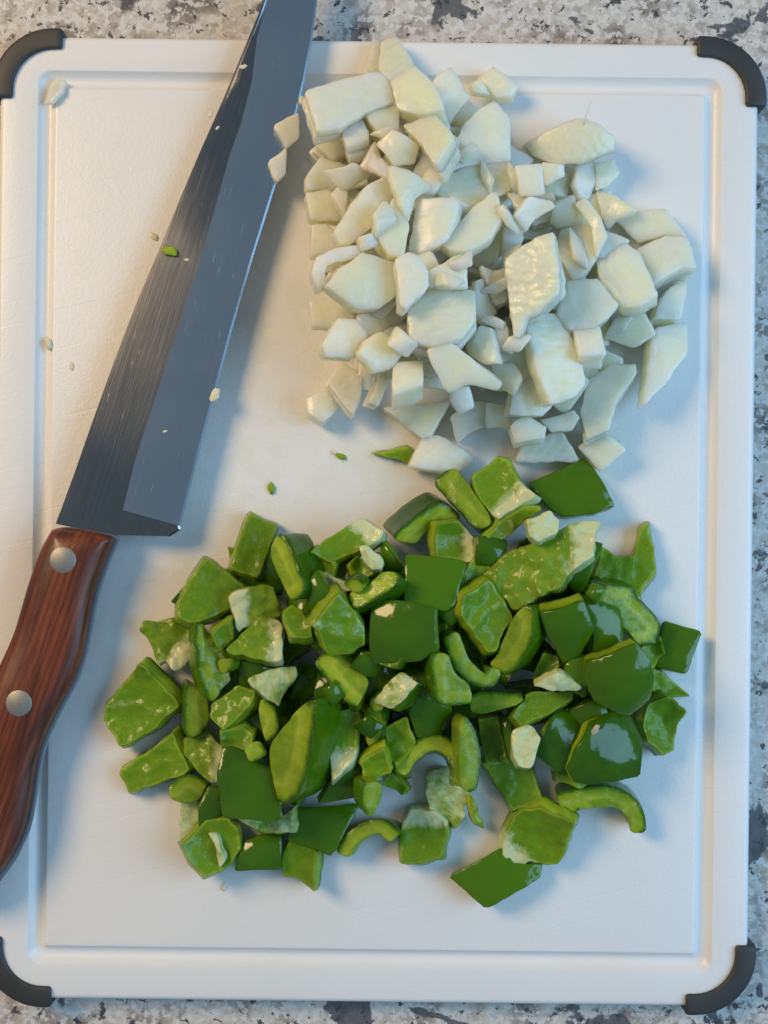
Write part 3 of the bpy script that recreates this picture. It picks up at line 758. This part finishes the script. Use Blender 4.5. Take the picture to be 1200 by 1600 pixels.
pepper('I', 16, 'W', '927,927 950,914 987,913 992,930 1020,952 1035,980 1025,1007 1000,1012 975,980', None, th=10, skin=['E', 'NE', 'SE'], dome=0.8)
pepper('S', 14, 'W', '907,930 970,952 972,1012 927,1027 925,980', None)
pepper('S', 8, 'SW', '870,1107 900,1115 915,1140 895,1185 877,1205 836,1172', 'very dark diamond shaped skin-up pepper piece beside a small white pith lump', dome=0.6)
scarred = pepper('S', 10, 'W', '921,1227 999,1211 1003,1160 993,1125 961,1115 924,1131 903,1168 892,1200 905,1222', 'large dark skin-up pepper piece with a small tan scar', dome=3.0, th=7)
pepper('I', 10, 'S', '362,1275 440,1276 460,1258 458,1303 410,1303', None, pith=0.5)
pepper('I', 12, 'SW', '297,1308 322,1280 357,1277 373,1295 375,1327 362,1350 337,1367 318,1370 300,1352 282,1318', 'cupped pepper curl with a pale torn pith strip inside, at the heap corner', dome=-3.0, th=7, pith=0.15)
pepper('P', 12, 'E', '326,1303 336,1306 352,1340 341,1357 336,1325', 'torn pale pith strip inside the cupped pepper curl', th=3)
pepper('I', 12, 'NE', '788,1307 807,1267 847,1259 899,1280 881,1336 871,1352 849,1353 824,1347 812,1361 785,1336', 'cupped pepper piece with pale pith tail lying over a dark skin-up piece', dome=-1.6, pdir='SW', pith=0.8, rough=0.6)
fr = random.Random(31)
filler('330,930 430,880 520,890 640,880 700,820 800,800 900,870 970,920 990,1000 1000,1080 940,1160 880,1160 780,1170 680,1200 560,1210 440,1240 350,1220 320,1100', 20,
       lambda q, r: pepper(r.choice('IIRPS'), r.uniform(8, 30), r.uniform(0, 360), q, LAB['M'], th=r.uniform(4, 7), grow=1.0, skin=r.choice(['N', 'E', 'S', 'W'])), fr, 16, 30)
# top layer
pepper('P', 12, 'W', '361,930 425,914 440,965 408,967 370,988', 'two-tone pepper block, half white pith, on the heap beside the knife heel', th=9, pdir='W')
pepper('P', 20, 'S', '400,965 415,960 441,975 438,1035 350,1017 382,987', 'chunky pale pepper block with mint coloured end', th=9, pdir='E')
pepper('P', 15, 'SW', '387,1062 430,1045 460,1043 462,1060 445,1082 437,1102 415,1090', None, pith=0.6)
pepper('S', 10, 'S', '341,1210 352,1170 392,1167 420,1182 436,1255 440,1275 425,1282 350,1274', 'large smooth dark skin-up pepper square leaning against the tall bright wedge', dome=0.8)
pepper('R', 34, 'E', '420,1168 445,1135 474,1102 494,1096 488,1150 480,1200 467,1240 447,1254 432,1246', 'tall pepper wedge with bright sparkling cut face and dark skin side', th=15, skin=['E', 'NE', 'SE'], wall=9)
pepper('P', 26, 'SE', '582,1095 605,1067 627,1051 651,1066 637,1085 615,1106', 'pale tilted pepper block in the middle of the heap', th=9, skin=['SE', 'S'], pith=0.7)
pepper('I', 18, 'NW', '486,977 530,925 555,955 570,980 570,1005 552,1022 520,1027 507,1015 497,987', 'bright yellow-green kite shaped pepper piece, inner side up', th=7, dome=0.8, pith=0.2)
pepper('P', 12, 'S', '562,855 575,852 600,875 597,887 580,890 565,877', 'small pale drop shaped pith lump on a pepper box', th=6, pith=0.8)
pepper('S', 9, 'S', '636,867 727,877 710,945 697,953 634,945', 'flat bright green skin-up pepper square on top of the heap', dome=0.7)
pepper('S', 7, 'E', '581,945 600,940 640,942 678,952 680,1020 652,1032 585,1036 579,1020', 'domed dark green skin-up pepper square below the bright flat one', dome=2.6)
pepper('I', 18, 'W', '722,930 767,905 800,960 775,1017 762,1020 740,988 718,962', None, dome=-1.2)
pepper('P', 16, 'SE', '745,912 780,875 870,830 905,815 937,817 925,840 922,870 887,897 880,915 820,940 802,950 767,902', 'longest pepper piece, ribbed inside up, with crumpled pale pith end', th=9, pdir='E', pith=0.9, rough=0.9, dome=1.0)
pepper('P', 14, 'S', '822,810 862,800 872,810 870,832 840,845 827,835', 'little pale ribbed pith cube beside the bright pepper triangle', th=7, pith=0.9)
pepper('R', 28, 'E', '765,1036 780,1020 800,965 822,948 834,958 832,1000 805,1045 785,1052', None, th=14, skin=['E', 'NE', 'SE'])
pepper('R', 10, 'W', bez_strip([(706, 992), (714, 1018), (726, 1042), (746, 1060), (764, 1062), (772, 1044)], 26), 'C shaped pepper hoop lying on its side', th=9, skin=['W', 'S', 'SW'])
pepper('R', 12, 'W', '672,1025 700,1022 712,1055 730,1066 737,1085 735,1100 692,1102 680,1087', None, th=10, skin=['W', 'SW'])
pepper('R', 16, 'SE', '677,755 697,737 715,735 760,797 767,817 742,826 710,790', 'smooth pepper bar lying across the top of the heap beside the onions', th=12, skin=['SW', 'W'])
pepper('I', 14, 'SE', '737,745 777,713 792,717 812,752 840,775 780,812 767,800 742,770', 'sparkling pepper square, inner side up, with a woody pale edge, touching the onion heap', pdir='SE', rough=0.45)
pepper('S', 22, 'N', '845,962 912,942 927,985 902,1027 882,1037 855,990', 'tilted skin-up pepper piece with pale cut edge showing behind it', th=8, dome=1.8)
pepper('S', 10, 'N', '920,1040 975,1015 992,1009 1010,1025 1022,1060 1018,1095 985,1120 930,1095 918,1065', 'glossy bulging skin-up pepper piece with a sharp highlight', dome=4.0, th=8)
pepper('P', 20, 'N', '835,1073 875,1051 911,1077 897,1081 860,1080', 'white petal shaped pith flap among dark pepper pieces', th=4)
pepper('R', 18, 'S', bez_strip([(627, 1206), (640, 1182), (662, 1164), (688, 1160), (708, 1174), (716, 1200), (714, 1222)], 26), 'arched pepper hoop with torn inner edge standing over a dark hollow', th=10, skin=['N', 'NW', 'NE'], pith=0.2)
pepper('R', 14, 'W', '727,1120 742,1140 752,1180 746,1230 732,1237 720,1225 717,1140', 'smooth pale green pepper rib next to the arched hoop', th=9, skin='E')
pepper('P', 16, 'S', '800,1142 822,1131 832,1139 843,1152 832,1197 810,1195 802,1182', 'small white pith lump beside the dark diamond shaped pepper piece', th=8)
pepper('I', 8, 'N', '584,710 636,696 647,706 641,724', 'lone green pepper splinter half under an onion slice', th=3.5, dome=0.5)
# the tan scar is a part of its piece
def blob(name, x, y, z, r, m, parent=None, sq=0.5, seed_=1):
    bm = bmesh.new(); bmesh.ops.create_icosphere(bm, subdivisions=3, radius=1)
    for v in bm.verts:
        k = 1 + 0.35 * noise.noise(v.co * 1.7 + Vector((seed_, 0, 0)))
        a_, b_ = v.co.x * r * k * 1.35, v.co.y * r * k * 0.72
        v.co = Vector((a_ * math.cos(seed_) - b_ * math.sin(seed_), a_ * math.sin(seed_) + b_ * math.cos(seed_), v.co.z * r * sq * k))
    me = bpy.data.meshes.new(name); bm.to_mesh(me); bm.free(); me.materials.append(m)
    at = me.attributes.new('depth', 'FLOAT', 'POINT'); at.data.foreach_set('value', [0.6] * len(me.vertices)); finish(me, 80)
    X, Y = px(x, y, z); o = link(name, me, parent)
    o.location = Vector((X, Y, z)) - (parent.location if parent else Vector((0, 0, 0)))
    return o
def top_at(o, x, y, z):
    X, Y = px(x, y, z); bx = min(o.data.vertices, key=lambda v: (v.co.x + o.location.x - X) ** 2 + (v.co.y + o.location.y - Y) ** 2 - 0.0001 * v.co.z)
    return bx.co.z + o.location.z
zs = top_at(scarred, 930, 1140, ZT + 0.02)
blob('scar', 930, 1141, zs, 0.0016, M['scar'], scarred, 0.5)

# ------------------------------------------------------------------ chopped onion
GO = 'chopped white onion pieces'
OL = dict(c='white onion cube in the onion heap with flat cut faces',
          q='smooth curved white onion layer piece in the onion heap',
          r='ridged white onion piece in the onion heap showing fine layers',
          F='half buried white onion piece at the bottom of the onion heap',
          M='small onion scrap wedged between bigger pieces in the onion heap')
def onion(kind, tilt, tdir, poly, label=None, **k):
    seed[0] += 1
    P = pts(poly) if isinstance(poly, str) else poly
    th = k.pop('th', dict(c=9.0, q=3.4, r=7.0)[kind])
    rg = random.Random(seed[0])
    d = dict(c=dict(lump=0.35, ridge=0.22 if rg.random() < 0.5 else 0.0, step=1.1, rnd=0.05, rough=0.35, dome=0.2, lay=True, cv=rg.uniform(0.2, 2.0), ca=rg.uniform(0, 180)), q=dict(ridge=0.28 if rg.random() < 0.6 else 0.0, step=1.1, lump=0.3, rnd=0.10, rit=2, rough=0.4, cv=rg.choice([4.2, 3.4, -2.5]), ca=rg.uniform(0, 180)), r=dict(ridge=0.30, step=0.8, rnd=0.06, rough=0.4, cv=0.8, ca=rg.uniform(0, 180), pith=1.0))[kind]
    d.update(k)
    if 'sheets' not in d and th >= 4: d['sheets'] = dict(c=2 if th >= 9 and rg.random() < 0.35 else 1, r=2, q=1)[kind]
    o = chunk('onion_piece', P, th, tilt, tdir, [M['onion']], 'O', seed=seed[0], **d)
    return tag(o, label or OL[kind], 'onion piece', GO)
fr = random.Random(5)
filler('510,165 620,125 760,165 860,250 950,285 1020,390 1040,490 980,590 900,640 720,640 600,605 525,560 500,400 490,260', 84,
       lambda q, r: onion(r.choice('cqcr'), r.uniform(4, 18), r.uniform(0, 360), q, OL['F'], th=r.uniform(5, 8)), fr, 32, 44)
# resting on the board round the rim
onion('c', 8, 'SE', '748,121 770,104 808,133 800,148 776,152', 'onion square lying loose beyond the heap, across the top groove', th=6)
onion('c', 6, 'W', '736,131 749,123 767,146 740,144', None, th=5)
onion('c', 12, 'SW', '1031,471 1048,451 1075,435 1064,498 1023,498', None, th=8)
onion('q', 14, 'SW', '1023,515 1072,506 1073,550 1045,594 1009,630 1012,589', 'pointed onion wedge lying outermost towards the side groove', th=8, cv=1.0)
onion('c', 14, 'NE', '905,699 940,671 977,704 938,736', 'square onion cube touching the bright green pepper triangle', th=9)
onion('r', 14, 'N', '806,721 822,691 877,674 905,722', 'trapezoid onion slice with ribbed layers next to the pepper heap', th=7)
onion('q', 10, 'SW', '641,728 663,682 688,682 740,715 718,735 688,737', 'curved onion slice lying over the lone green splinter', th=6)
onion('c', 8, 'S', '600,638 636,633 702,628 674,680 661,684', None, th=7)
onion('c', 10, 'SW', '482,622 515,608 529,636 504,660 482,644', 'onion lump at the corner of the onion heap towards the knife', th=8)
onion('c', 8, 'W', '485,471 537,468 556,498 515,512 490,509', None)
onion('q', 14, 'W', '479,296 481,274 504,246 564,265 573,287 542,296', None, th=6)
onion('c', 10, 'W', '479,301 515,298 540,315 531,345 487,342', None, th=7)
onion('c', 8, 'W', '487,352 510,350 537,373 529,398 487,398', None, th=6)
onion('r', 16, 'S', '570,113 584,61 597,66 594,110', 'narrow shaded onion fan beside the taller root fan', th=5)
onion('c', 10, 'NE', '705,652 735,628 765,628 760,666 732,678 716,693', None)
onion('c', 14, 'SE', '918,597 954,572 990,570 993,583 962,627 951,666 918,682 910,644', None, th=9, pith=0.6)
onion('c', 10, 'E', '847,658 896,641 905,652 894,671 863,674', None, th=6)
onion('c', 10, 'N', '760,630 790,634 802,670 760,668', None, th=6)
onion('c', 10, 'W', '570,177 625,161 622,200 597,216', None)
# middle
onion('c', 10, 'W', '496,227 509,205 540,227 542,238 520,249')
onion('c', 20, 'S', '533,197 567,176 577,216 542,229', None, th=9)
onion('c', 14, 'W', '680,125 705,105 732,153 721,166 702,194 688,169', 'glossy onion square on the upper rim of the heap', th=8)
onion('c', 12, 'N', '647,268 663,237 694,276 677,289')
onion('q', 20, 'W', '564,262 586,220 597,252 592,270', None, th=5)
onion('c', 14, 'S', '518,304 529,290 542,296 540,332', None)
onion('q', 18, 'W', '526,359 570,293 614,271 620,304 597,340 551,378 537,378', None, th=6, cv=3)
onion('r', 14, 'SW', '680,287 735,257 795,254 802,290 740,332 690,305', 'broad onion piece with fine curved ridges in the middle of the heap', th=8, cv=1.5)
onion('c', 16, 'SW', '584,356 617,307 641,353 630,399 611,399')
onion('q', 22, 'E', '932,297 962,305 995,330 960,343 946,354')
onion('c', 12, 'NE', '957,336 1040,327 1070,369 1040,368 998,379 985,366', 'flat greenish onion slab leaning at the outer rim', th=7)
onion('c', 14, 'W', '932,256 957,250 968,272 949,292 932,297', None, th=7)
onion('c', 12, 'N', '847,254 882,257 882,275 852,291')
onion('c', 14, 'W', '770,430 789,420 800,465 780,482')
onion('c', 12, 'N', '770,498 800,515 832,558 837,587 800,602 780,570')
onion('c', 10, 'W', '797,646 807,594 833,586 866,627 847,649', None, th=8)
onion('c', 12, 'NE', '946,528 968,493 1006,488 1023,523 990,544')
onion('q', 16, 'NW', '556,495 603,480 638,487 625,511 578,530')
onion('c', 12, 'W', '564,557 583,576 580,610 556,602')
onion('r', 18, 'W', '578,627 595,581 612,586 592,634')
onion('r', 22, 'S', '512,597 534,565 567,589 559,625 551,646 523,613', 'pointed ridged onion shard at the rim of the heap', th=6)
onion('c', 14, 'W', '672,424 721,397 729,416 729,451 672,448')
onion('q', 20, 'E', '724,416 762,383 785,350 792,385 760,417')
onion('q', 18, 'W', '751,416 771,425 790,419 792,470 776,475')
onion('q', 24, 'W', '740,443 751,438 778,484 760,508 746,495')
onion('c', 14, 'N', '773,512 790,504 802,555 768,544')
onion('q', 20, 'E', '768,570 800,565 817,590 800,617 782,607')
onion('c', 12, 'N', '705,606 735,606 740,636 718,646 705,628')
onion('q', 16, 'SE', '869,391 877,358 924,352 940,355 935,396 916,424 894,437', 'rounded glossy onion petal below the ribboned ones', cv=3)
onion('q', 22, 'N', '861,347 866,319 897,308 902,330 918,344 872,358')
onion('q', 20, 'E', '899,319 916,311 938,341 946,369 932,402 924,355', None, cv=2.5)
onion('q', 20, 'W', '897,289 905,256 927,253 930,284 919,314 908,308', None, cv=3)
onion('c', 14, 'SE', '625,165 652,172 690,169 702,196 690,215 640,200', None, th=7)
onion('q', 14, 'SW', '705,235 727,194 751,170 770,161 795,190 797,250 735,256 705,265', 'large smooth onion petal near the top of the heap', th=7, cv=3)
fr = random.Random(21)
def squash(q, r):
    a = r.uniform(0, 3.14); k = r.uniform(0.35, 0.6); c = np.mean(np.array(q), axis=0); d_ = np.array([math.cos(a), math.sin(a)])
    return [tuple(c + (np.array(p) - c) - d_ * ((np.array(p) - c) @ d_) * (1 - k)) for p in q]
filler('530,190 640,160 760,190 860,280 960,320 1010,420 1020,490 960,570 880,620 720,620 620,590 545,540 520,400 515,270', 34,
       lambda q, r: onion(r.choice('qqqr'), r.uniform(10, 34), r.uniform(0, 360), squash(q, r), OL['M'], th=r.uniform(1.6, 2.4), grow=1.0, cv=r.uniform(3, 6)), fr, 24, 42)
# upper
onion('r', 24, 'S', '592,105 597,65 618,57 625,65 647,100 630,122 606,124', 'fan shaped onion root end pointing at the granite', th=7)
onion('c', 12, 'SW', '481,142 589,111 607,128 612,161 567,177 533,197 501,203', 'biggest flat onion block next to the knife edge', th=10)
onion('c', 16, 'SE', '610,128 647,102 680,133 690,169 652,177 625,169', None, th=9)
onion('q', 14, 'N', '589,227 614,202 652,227 647,254 614,259 603,241', None, th=7, cv=2)
onion('r', 24, 'SE', '630,194 680,180 707,213 680,256 658,224', 'yellowish ridged onion piece beside a smooth round one', th=11)
onion('q', 24, 'W', '614,257 641,271 674,293 647,312 639,347 622,315 614,282', None, cv=3.5)
onion('q', 14, 'E', '655,312 716,312 707,356 694,378 652,397 639,386', 'barrel curved onion square in the middle of the heap', th=8, cv=3.5, ca=0)
onion('q', 16, 'S', '694,381 735,329 773,301 784,342 768,370 735,392 707,390', None, th=6, cv=2.5)
pyr = onion('r', 18, 'NE', '820,226 847,212 899,187 916,187 958,215 954,234 913,253 866,256 836,242', 'pyramid onion piece with a thin root thread standing up', th=10, dome=4.5)
onion('c', 10, 'N', '806,259 847,256 850,303 814,305', 'glossy grey-white onion square near the pyramid piece', th=8)
onion('q', 20, 'NW', '803,336 830,308 861,314 866,325 836,344 825,362')
onion('q', 30, 'NE', '773,325 786,320 816,371 797,357', None, th=3)
onion('c', 16, 'S', '998,388 1040,371 1072,371 1088,415 1062,418 1023,442', 'shiny onion cube standing outermost over the blue shadow', th=11)
onion('q', 14, 'SE', '932,410 945,392 978,382 995,392 1028,460 1000,478 975,480 957,465 940,435', 'large rounded onion cube with a bluish sheen', th=10, cv=3.0, ca=30)
onion('c', 14, 'S', '872,490 888,440 932,436 965,476 946,498 924,511 891,514', None, th=10)
onion('c', 22, 'S', '895,508 936,511 946,552 907,556', 'small upright onion cube with bluish top and shaded front', th=10)
onion('q', 16, 'W', '825,517 839,490 874,495 905,556 913,597 902,616 877,627 863,630 841,586', 'long curved onion petal beside the small upright cube', th=7, cv=2.5)
onion('c', 12, 'S', '799,666 822,647 852,666 850,685 808,690', 'small bright onion nugget low in the heap', th=7)
onion('q', 10, 'W', bez_strip([(508, 446), (498, 428), (503, 408), (524, 398), (560, 395)], 20), 'thin curled onion layer looping at the rim of the heap', th=9, cv=0)
onion('c', 14, 'W', '512,446 531,421 567,396 617,413 622,457 592,479 559,482 531,460', 'wide onion block in front of the curled layer', th=9, dome=1.5)
onion('c', 12, 'SW', '619,407 639,395 658,402 668,427 669,446 636,479 628,473', None, th=9)
onion('r', 12, 'S', '641,484 669,451 738,453 743,501 716,528 680,539 641,528', 'large round onion core piece with swirled layers', th=9, dome=2.5)
onion('c', 16, 'W', '505,539 531,497 562,501 575,523 553,559 512,556', 'glistening onion cube at the rim facing the knife', th=9)
onion('q', 18, 'W', '562,553 573,531 600,517 630,545 614,575 586,581', None, th=6, cv=3)
onion('q', 16, 'N', '603,537 622,512 652,537 636,561', None, th=5)
onion('c', 24, 'S', '615,567 659,563 661,600 614,616', 'crisp yellowish onion cube with its front face showing', th=11)
onion('q', 16, 'N', '668,550 699,534 735,561 782,597 776,608 730,600 702,614 680,572', 'long bent onion petal beside the crisp cube', th=6, cv=2.5)
onion('q', 24, 'E', '727,545 751,509 768,515 782,567 751,566', None, th=4)
onion('q', 16, 'NW', '864,375 885,435 886,462 847,492 868,440', None, th=5)
onion('r', 18, 'E', '789,410 835,374 862,366 868,400 872,455 840,487 822,495 812,522 805,522 798,470', 'big pointed onion piece on top of the heap ending in a ragged tip', th=10, cv=1.5)
def thread(parent, p, m, r=0.00035):
    vs, fs = [], []
    for i, (x, y, z) in enumerate(p):
        X, Y = px(x, y, z); rr = r * (1 - 0.6 * i / (len(p) - 1))
        vs += [(X + rr * math.cos(k * 1.0472) - parent.location.x, Y + rr * 0.5 * math.sin(k * 1.0472) - parent.location.y, z + rr * math.sin(k * 1.0472) - parent.location.z) for k in range(6)]
    for i in range(len(p) - 1):
        for k in range(6): fs.append((i * 6 + k, i * 6 + (k + 1) % 6, (i + 1) * 6 + (k + 1) % 6, (i + 1) * 6 + k))
    fs.append(tuple(range(6))); fs.append(tuple(reversed(range((len(p) - 1) * 6, len(p) * 6))))
    return link('root_thread', mesh_from('root_thread', vs, fs, [m]), parent)
zp = top_at(pyr, 913, 194, ZT + 0.02)
thread(pyr, [(911, 200, zp - 0.0008), (914, 186, zp + 0.001), (919, 170, zp + 0.002), (924, 157, zp + 0.002)], M['onion'])
# loose bits on the blade edge and in the groove
ZB = zk(230) + 0.0006
onion('c', 12, 'W', '430,197 466,175 467,215 448,228', 'onion chip stuck on the knife edge, the one nearer the tip', th=4, base=ZB)
onion('q', 10, 'W', '419,252 445,232 447,270 432,282', 'onion chip stuck on the knife edge, the one nearer the handle', th=3.5, base=ZB, cv=0.8)
onion('q', 24, 'SE', '67,158 88,122 101,125 97,141 78,160', 'thin translucent onion slice lying in the corner of the juice groove', th=2, base=ZT - 0.0018, cv=0.5)
# pieces without a label of their own are told apart by the labelled pieces they lie between
NICK = {
 'large dimpled pepper square': 'the large dimpled square', 'ridged pepper rectangle': 'the creased rectangle', 'ragged pepper piece with pale pith': 'the ragged pithy piece',
 'pepper piece with pale upper end': 'the piece with pale upper end', 'small bent pepper strip': 'the small bent strip', 'long hooked': 'the long hooked strip',
 'flat dark green skin-up pepper square farthest': 'the outermost dark square', 'horned pepper': 'the horned piece', 'flat pale green pepper rectangle': 'the flat pale rectangle',
 'rounded pepper piece': 'the rounded piece', 'upright pepper strip': 'the upright glistening strip', 'arched pepper strip': 'the grey skinned arch', 'bright skin-up pepper triangle': 'the bright triangle',
 'very dark diamond': 'the dark diamond', 'large dark skin-up': 'the scarred piece', 'cupped pepper curl': 'the cupped curl', 'two-tone': 'the two-tone block', 'chunky pale': 'the chunky pale block',
 'large smooth dark': 'the large smooth square', 'tall pepper wedge': 'the tall wedge', 'pale tilted': 'the pale tilted block', 'bright yellow-green kite': 'the bright kite', 'flat bright green': 'the flat bright square',
 'domed dark green': 'the domed square', 'longest pepper': 'the longest piece', 'little pale ribbed': 'the ribbed pith cube', 'C shaped': 'the C shaped hoop', 'smooth pepper bar': 'the smooth bar',
 'sparkling pepper square': 'the sparkling square', 'tilted skin-up': 'the tilted piece', 'glossy bulging': 'the bulging glossy piece', 'arched pepper hoop': 'the arched hoop', 'smooth pale green pepper rib': 'the pale rib',
 'small white pith lump': 'the white pith lump', 'wedge shaped pepper': 'the bright tipped wedge',
 'square onion cube touching': 'the cube touching the pepper', 'trapezoid onion': 'the ribbed trapezoid', 'curved onion slice': 'the slice over the splinter', 'onion lump at': 'the corner lump', 'glossy onion square on': 'the glossy rim square',
 'broad onion piece': 'the broad ridged piece', 'flat greenish': 'the greenish slab', 'pointed ridged': 'the pointed shard', 'rounded glossy onion': 'the rounded petal', 'large smooth onion petal': 'the large smooth petal',
 'fan shaped': 'the root fan', 'biggest flat': 'the biggest block', 'yellowish ridged': 'the yellowish ridged piece', 'barrel curved': 'the barrel curved square', 'pyramid onion': 'the pyramid', 'glossy grey-white': 'the grey-white square',
 'shiny onion cube': 'the shiny outer cube', 'large rounded onion cube': 'the bluish cube', 'small upright onion cube': 'the small upright cube', 'long curved onion petal': 'the long curved petal', 'small bright onion nugget': 'the bright nugget',
 'thin curled onion': 'the curled layer', 'wide onion block': 'the wide block', 'large round onion core': 'the swirled core', 'glistening onion cube': 'the glistening cube', 'crisp yellowish': 'the crisp cube', 'long bent onion': 'the long bent petal',
 'big pointed onion': 'the big pointed piece', 'pointed onion wedge': 'the pointed wedge'}
PHR = {LAB['S']: 'skin-up green pepper piece', LAB['I']: 'green pepper piece, inner side up,', LAB['R']: 'green pepper strip, cut edge up,', LAB['P']: 'pale pithy green pepper piece',
       OL['c']: 'white onion cube', OL['q']: 'curved white onion piece', OL['r']: 'ridged white onion piece'}
food = [o for o in col.objects if o.get('group') in (GP, GO)]
def nick(o):
    for k_, v_ in NICK.items():
        if o['label'].startswith(k_): return v_
ctr = {o.name: o.matrix_basis @ (sum((Vector(c_) for c_ in o.bound_box), Vector()) / 8) for o in food}
marks = [(o, nick(o)) for o in food if nick(o)]
seen = set()
for o in food:
    ph_ = PHR.get(o['label'])
    if not ph_: continue
    c0 = ctr[o.name]; near = sorted(((ctr[m.name] - c0).xy.length, i_) for i_, (m, _) in enumerate(marks) if m['group'] == o['group'])[:9]
    opts = []
    for a_ in range(len(near)):
        for b_ in range(a_ + 1, len(near)):
            m1, m2 = marks[near[a_][1]], marks[near[b_][1]]
            v1, v2 = (ctr[m1[0].name] - c0).xy, (ctr[m2[0].name] - c0).xy
            if v1.angle(v2, 0) > 1.9: opts.append((near[a_][0] + near[b_][0], '%s between %s and %s' % (ph_, m1[1], m2[1])))
    opts.sort(); opts = [t_ for _, t_ in opts] + ['%s next to %s' % (ph_, marks[i_][1]) for _, i_ in near[:4]]
    for t_ in opts:
        if t_ not in seen and len(t_.split()) <= 16: seen.add(t_); o['label'] = t_; break
# crumbs
def crumb(x, y, r, m, lab, z=ZT, sq=0.5, s=1, cat='crumb'):
    o = blob('crumb', x, y, z + r * sq * 0.8, r, m, None, sq, s); tag(o, lab, cat, 'crumbs of chopped vegetables'); return o
crumb(265, 392, 0.0024, M['flesh'], 'green pepper crumb stuck on the knife blade', zk(392) + T2, 0.45, 3)
crumb(77, 538, 0.0018, M['crumb'], 'tan crumb lying in the side juice groove', ZT - 0.0018, 0.8, 5)
crumb(424, 763, 0.0016, M['flesh'], 'green pepper fleck on the bare board below the blade', ZT, 0.5, 8)
crumb(533, 713, 0.0014, M['flesh'], 'tiny pale green fleck between the onion heap and the pepper heap', ZT, 0.6, 9)
crumb(522, 707, 0.0010, M['crumb'], 'tiny white onion fleck beside a pale green fleck', ZT, 0.5, 12)
crumb(471, 157, 0.0013, M['crumb'], 'wet onion crumb on the knife edge above the chips', zk(157) + 0.0002, 0.5, 14)
crumb(240, 369, 0.0015, M['crumb'], 'faint onion flake beside the knife spine', ZT, 0.25, 15)
crumb(380, 104, 0.0010, M['crumb'], 'white onion speck on the blade near the spine', zk(104) + T2, 0.4, 16)
crumb(329, 178, 0.0010, M['crumb'], 'white onion speck on the blade at the spine', zk(178) + T2, 0.4, 17)
crumb(350, 1386, 0.0011, M['crumb'], 'pale seed crumb on the board under the heap corner', ZT, 0.4, 20)
crumb(815, 719, 0.0013, M['crumb'], 'small yellowish onion crumb between ribbed slice and pepper heap', ZT, 0.6, 22)
for sx_, sy_, sr_, lab_ in ((340, 200, 0.0007, 'tiny white speck on the dark part of the blade near the tip'), (292, 406, 0.0007, 'tiny speck beside the green crumb on the blade'),
                            (258, 674, 0.0006, 'tiny white speck on the blue edge half of the blade by the heel')):
    crumb(sx_, sy_, sr_, M['crumb'], lab_, zk(sy_) + T2 - 0.0002, 0.4, sx_)
crumb(336, 618, 0.0021, M['crumb'], 'thin onion shred clinging to the knife edge halfway to the heel', zk(618) + 0.0004, 0.25, 1.15)
crumb(112, 572, 0.0011, M['crumb'], 'faint pale flake on the textured board near the tan groove crumb', ZT, 0.2, 33)
